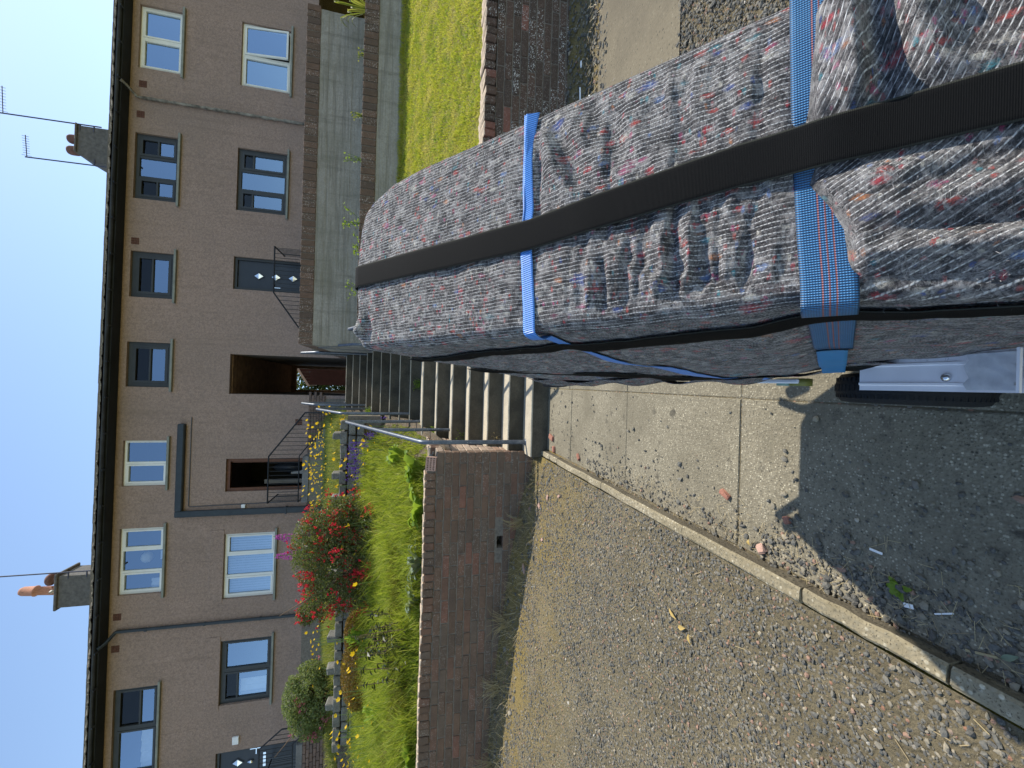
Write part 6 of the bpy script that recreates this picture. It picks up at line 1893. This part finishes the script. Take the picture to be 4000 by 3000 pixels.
part(mgo, 'bolt', MB().lathe([(.0085, 0), (.0085, .003), (.006, .005), (.0055, .0075), (.001, .008)], (.036, .575, .300), 12), M['chrome'])
rag = MB(); V = []; Fm = []
for i_ in range(7):
    for j_ in range(6):
        V.append((.012 + .011 * i_, .46 + .016 * j_ + .004 * math.sin(i_ * 2.1), .333 - .0055 * j_ + .006 * abs(math.sin(i_ * 1.7 + j_ * 1.3)) + .003))
for i_ in range(6):
    for j_ in range(5): a_ = i_ * 6 + j_; Fm.append((a_, a_ + 6, a_ + 7, a_ + 1))
rag.add(V, Fm, 0, True)
part(mgo, 'torn_wrapping', rag, simple('dusty_grey_plastic', (.7, .69, .68), .6, 0, .15, 30))
# tape rolls and a white plate hanging under the load
part(TR, 'white_plate', MB().cbox(.022, .034, .87, 1.03, .318, .326, .003), M['whitebox'])
part(TR, 'tape_roll', MB().lathe([(.016, -.010), (.027, -.010), (.027, .010), (.016, .010), (.016, -.010)], (.026, .93, .292), 24, axis='x'), M['greenroll'])
part(TR, 'tape_roll', MB().lathe([(.015, -.010), (.026, -.010), (.026, .010), (.015, .010), (.015, -.010)], (.026, .89, .292), 24, axis='x'), M['yellowroll'])

# ------------------------------------------------------------------ litter
def shard(label, x, y, s, rz, mat='redbrick', z=0.0, group='broken brick pieces on the path'):
    mb = MB().cbox(-s[0] / 2, s[0] / 2, -s[1] / 2, s[1] / 2, 0, s[2], min(s) * .25, jit=min(s) * .18)
    o = link('brick_shard', mb.mesh('brick_shard', M[mat]), None, (x, y, z)); o.rotation_euler = (random.uniform(-.1, .1), random.uniform(-.1, .1), rz)
    return tag(o, label, 'brick piece', group)
shard('largest red brick shard lying on the sunlit path', -.445, 1.475, (.055, .025, .016), 1.2)
shard('small square red brick chip near the tip of the shadow', -.458, 1.18, (.026, .022, .012), .4)
shard('pinkish stone chip beside the kerb crack', -.60, 1.28, (.036, .03, .018), .7, 'pinkbrick')
shard('long red brick shard beside the bottom step', -.50, 3.70, (.11, .045, .02), 1.4)
shard('red brick chip in the corner of kerb and bottom step', -.60, 3.62, (.06, .04, .02), .2)
shard('flat red brick chip by the far path joint', -.57, 3.05, (.06, .03, .015), .9)
for (x, y, s, lab) in ((-1.0, 3.45, .05, 'pink brick flake in the gravel nearest the wall corner'), (-1.12, 3.62, .06, 'larger pink brick flake at the edge of the wall shadow'), (-1.35, 3.4, .04, 'small pink flake farther left in the gravel'), (-.92, 3.2, .035, 'pink flake beside the start of the kerb'), (-1.75, 3.74, .08, 'pink tile piece in the shade below the drain hole')):
    shard(lab, x, y, (s, s * .6, .012), random.uniform(0, 3), 'pinkbrick', float(gravel_z(x, y)) + .002, 'pink brick flakes in the gravel')
def flatleaf(name, label, x, y, L, W, rz, mat, z=.006, cat='leaf', group=None):
    mb = MB(); V = []; n = 6
    for k in range(n + 1):
        u = k / n; w = W / 2 * math.sin(math.pi * min(.97, max(.04, u))) ; h = .004 + .006 * math.sin(u * 3.1)
        V += [(-L / 2 + L * u, -w, h + .003), (-L / 2 + L * u, 0, h), (-L / 2 + L * u, w, h + .003)]
    F = []
    for k in range(n):
        for t_ in (0, 1): j = k * 3 + t_; F.append((j, j + 3, j + 4, j + 1))
    o = link(name, mb.add(V, F, 0, True).mesh(name, M[mat]), None, (x, y, z)); o.rotation_euler = (0, 0, rz); return tag(o, label, cat, group)
g0 = lambda x, y: float(gravel_z(x, y)) + .006
flatleaf('dry_leaf', 'curled tan leaf on the gravel, upper of the close pair', -1.08, 1.72, .06, .02, 1.2, 'dryleaf', g0(-1.08, 1.72), group='dry leaves on the gravel')
flatleaf('dry_leaf', 'tan leaf on the gravel, middle of three', -1.11, 1.655, .055, .022, 2.0, 'dryleaf', g0(-1.11, 1.655), group='dry leaves on the gravel')
flatleaf('dry_leaf', 'tan leaf on the gravel, lowest of three', -1.13, 1.60, .04, .018, .4, 'dryleaf', g0(-1.13, 1.6), group='dry leaves on the gravel')
flatleaf('green_leaf', 'pale green leaf lying in the shade beside the kerb', -.575, .615, .035, .014, 2.2, 'greyleaf')
flatleaf('yellow_leaf', 'yellow green leaf beside the kerb next to the pinkish stone', -.595, 1.335, .022, .014, .3, 'dryleaf')
weed('path_weed', 'small yellow green weed seedling in the shade on the path', (-.525, .83, .004), 9, .03, .014, .030, .014, 'weedleaf')
def scrap(label, x, y, L, W, rz, mat='whitescrap'):
    o = link('scrap', MB().cbox(-L / 2, L / 2, -W / 2, W / 2, 0, .003, .001).mesh('scrap', M[mat]), None, (x, y, .004)); o.rotation_euler = (0, .05, rz); tag(o, label, 'scrap', 'pale scraps on the path')
scrap('short white stick lying across the shadow edge', -.452, .892, .035, .007, 1.55)
scrap('white paper scrap beside the yellow green weed', -.565, .81, .024, .012, 1.8)
scrap('thin pale stick in the shade near the kerb', -.545, .735, .045, .004, 2.1)
scrap('pale twig lying along the kerb in the shade', -.6, .665, .06, .006, 1.9, 'straw')
def rscrap(label, x, y, z, L, W, rz):
    o = link('scrap', MB().cbox(-L / 2, L / 2, -W / 2, W / 2, 0, .012, .004).mesh('scrap', M['whitescrap']), None, (x, y, z)); o.rotation_euler = (0, 0, rz); tag(o, label, 'scrap', 'pale scraps below the lawn wall')
rscrap('white stick at the foot of the dark brick wall', 2.52, 3.34, -.05, .17, .014, 0.1)
rscrap('rounded white scrap right of the white stick', 2.8, 3.34, -.05, .06, .02, .1)
rscrap('small white chip below the white stick', 2.42, 3.2, -.08, .07, .015, .5)

# joined leaves, blooms and stalks are parts nobody could count
for o in list(COL.objects):
    if o.type == 'MESH' and o.parent and o.name.split('.')[0] in ('foliage', 'flower', 'stalks', 'stem', 'element'):
        if o.name.split('.')[0] != 'element': o['kind'] = 'stuff'
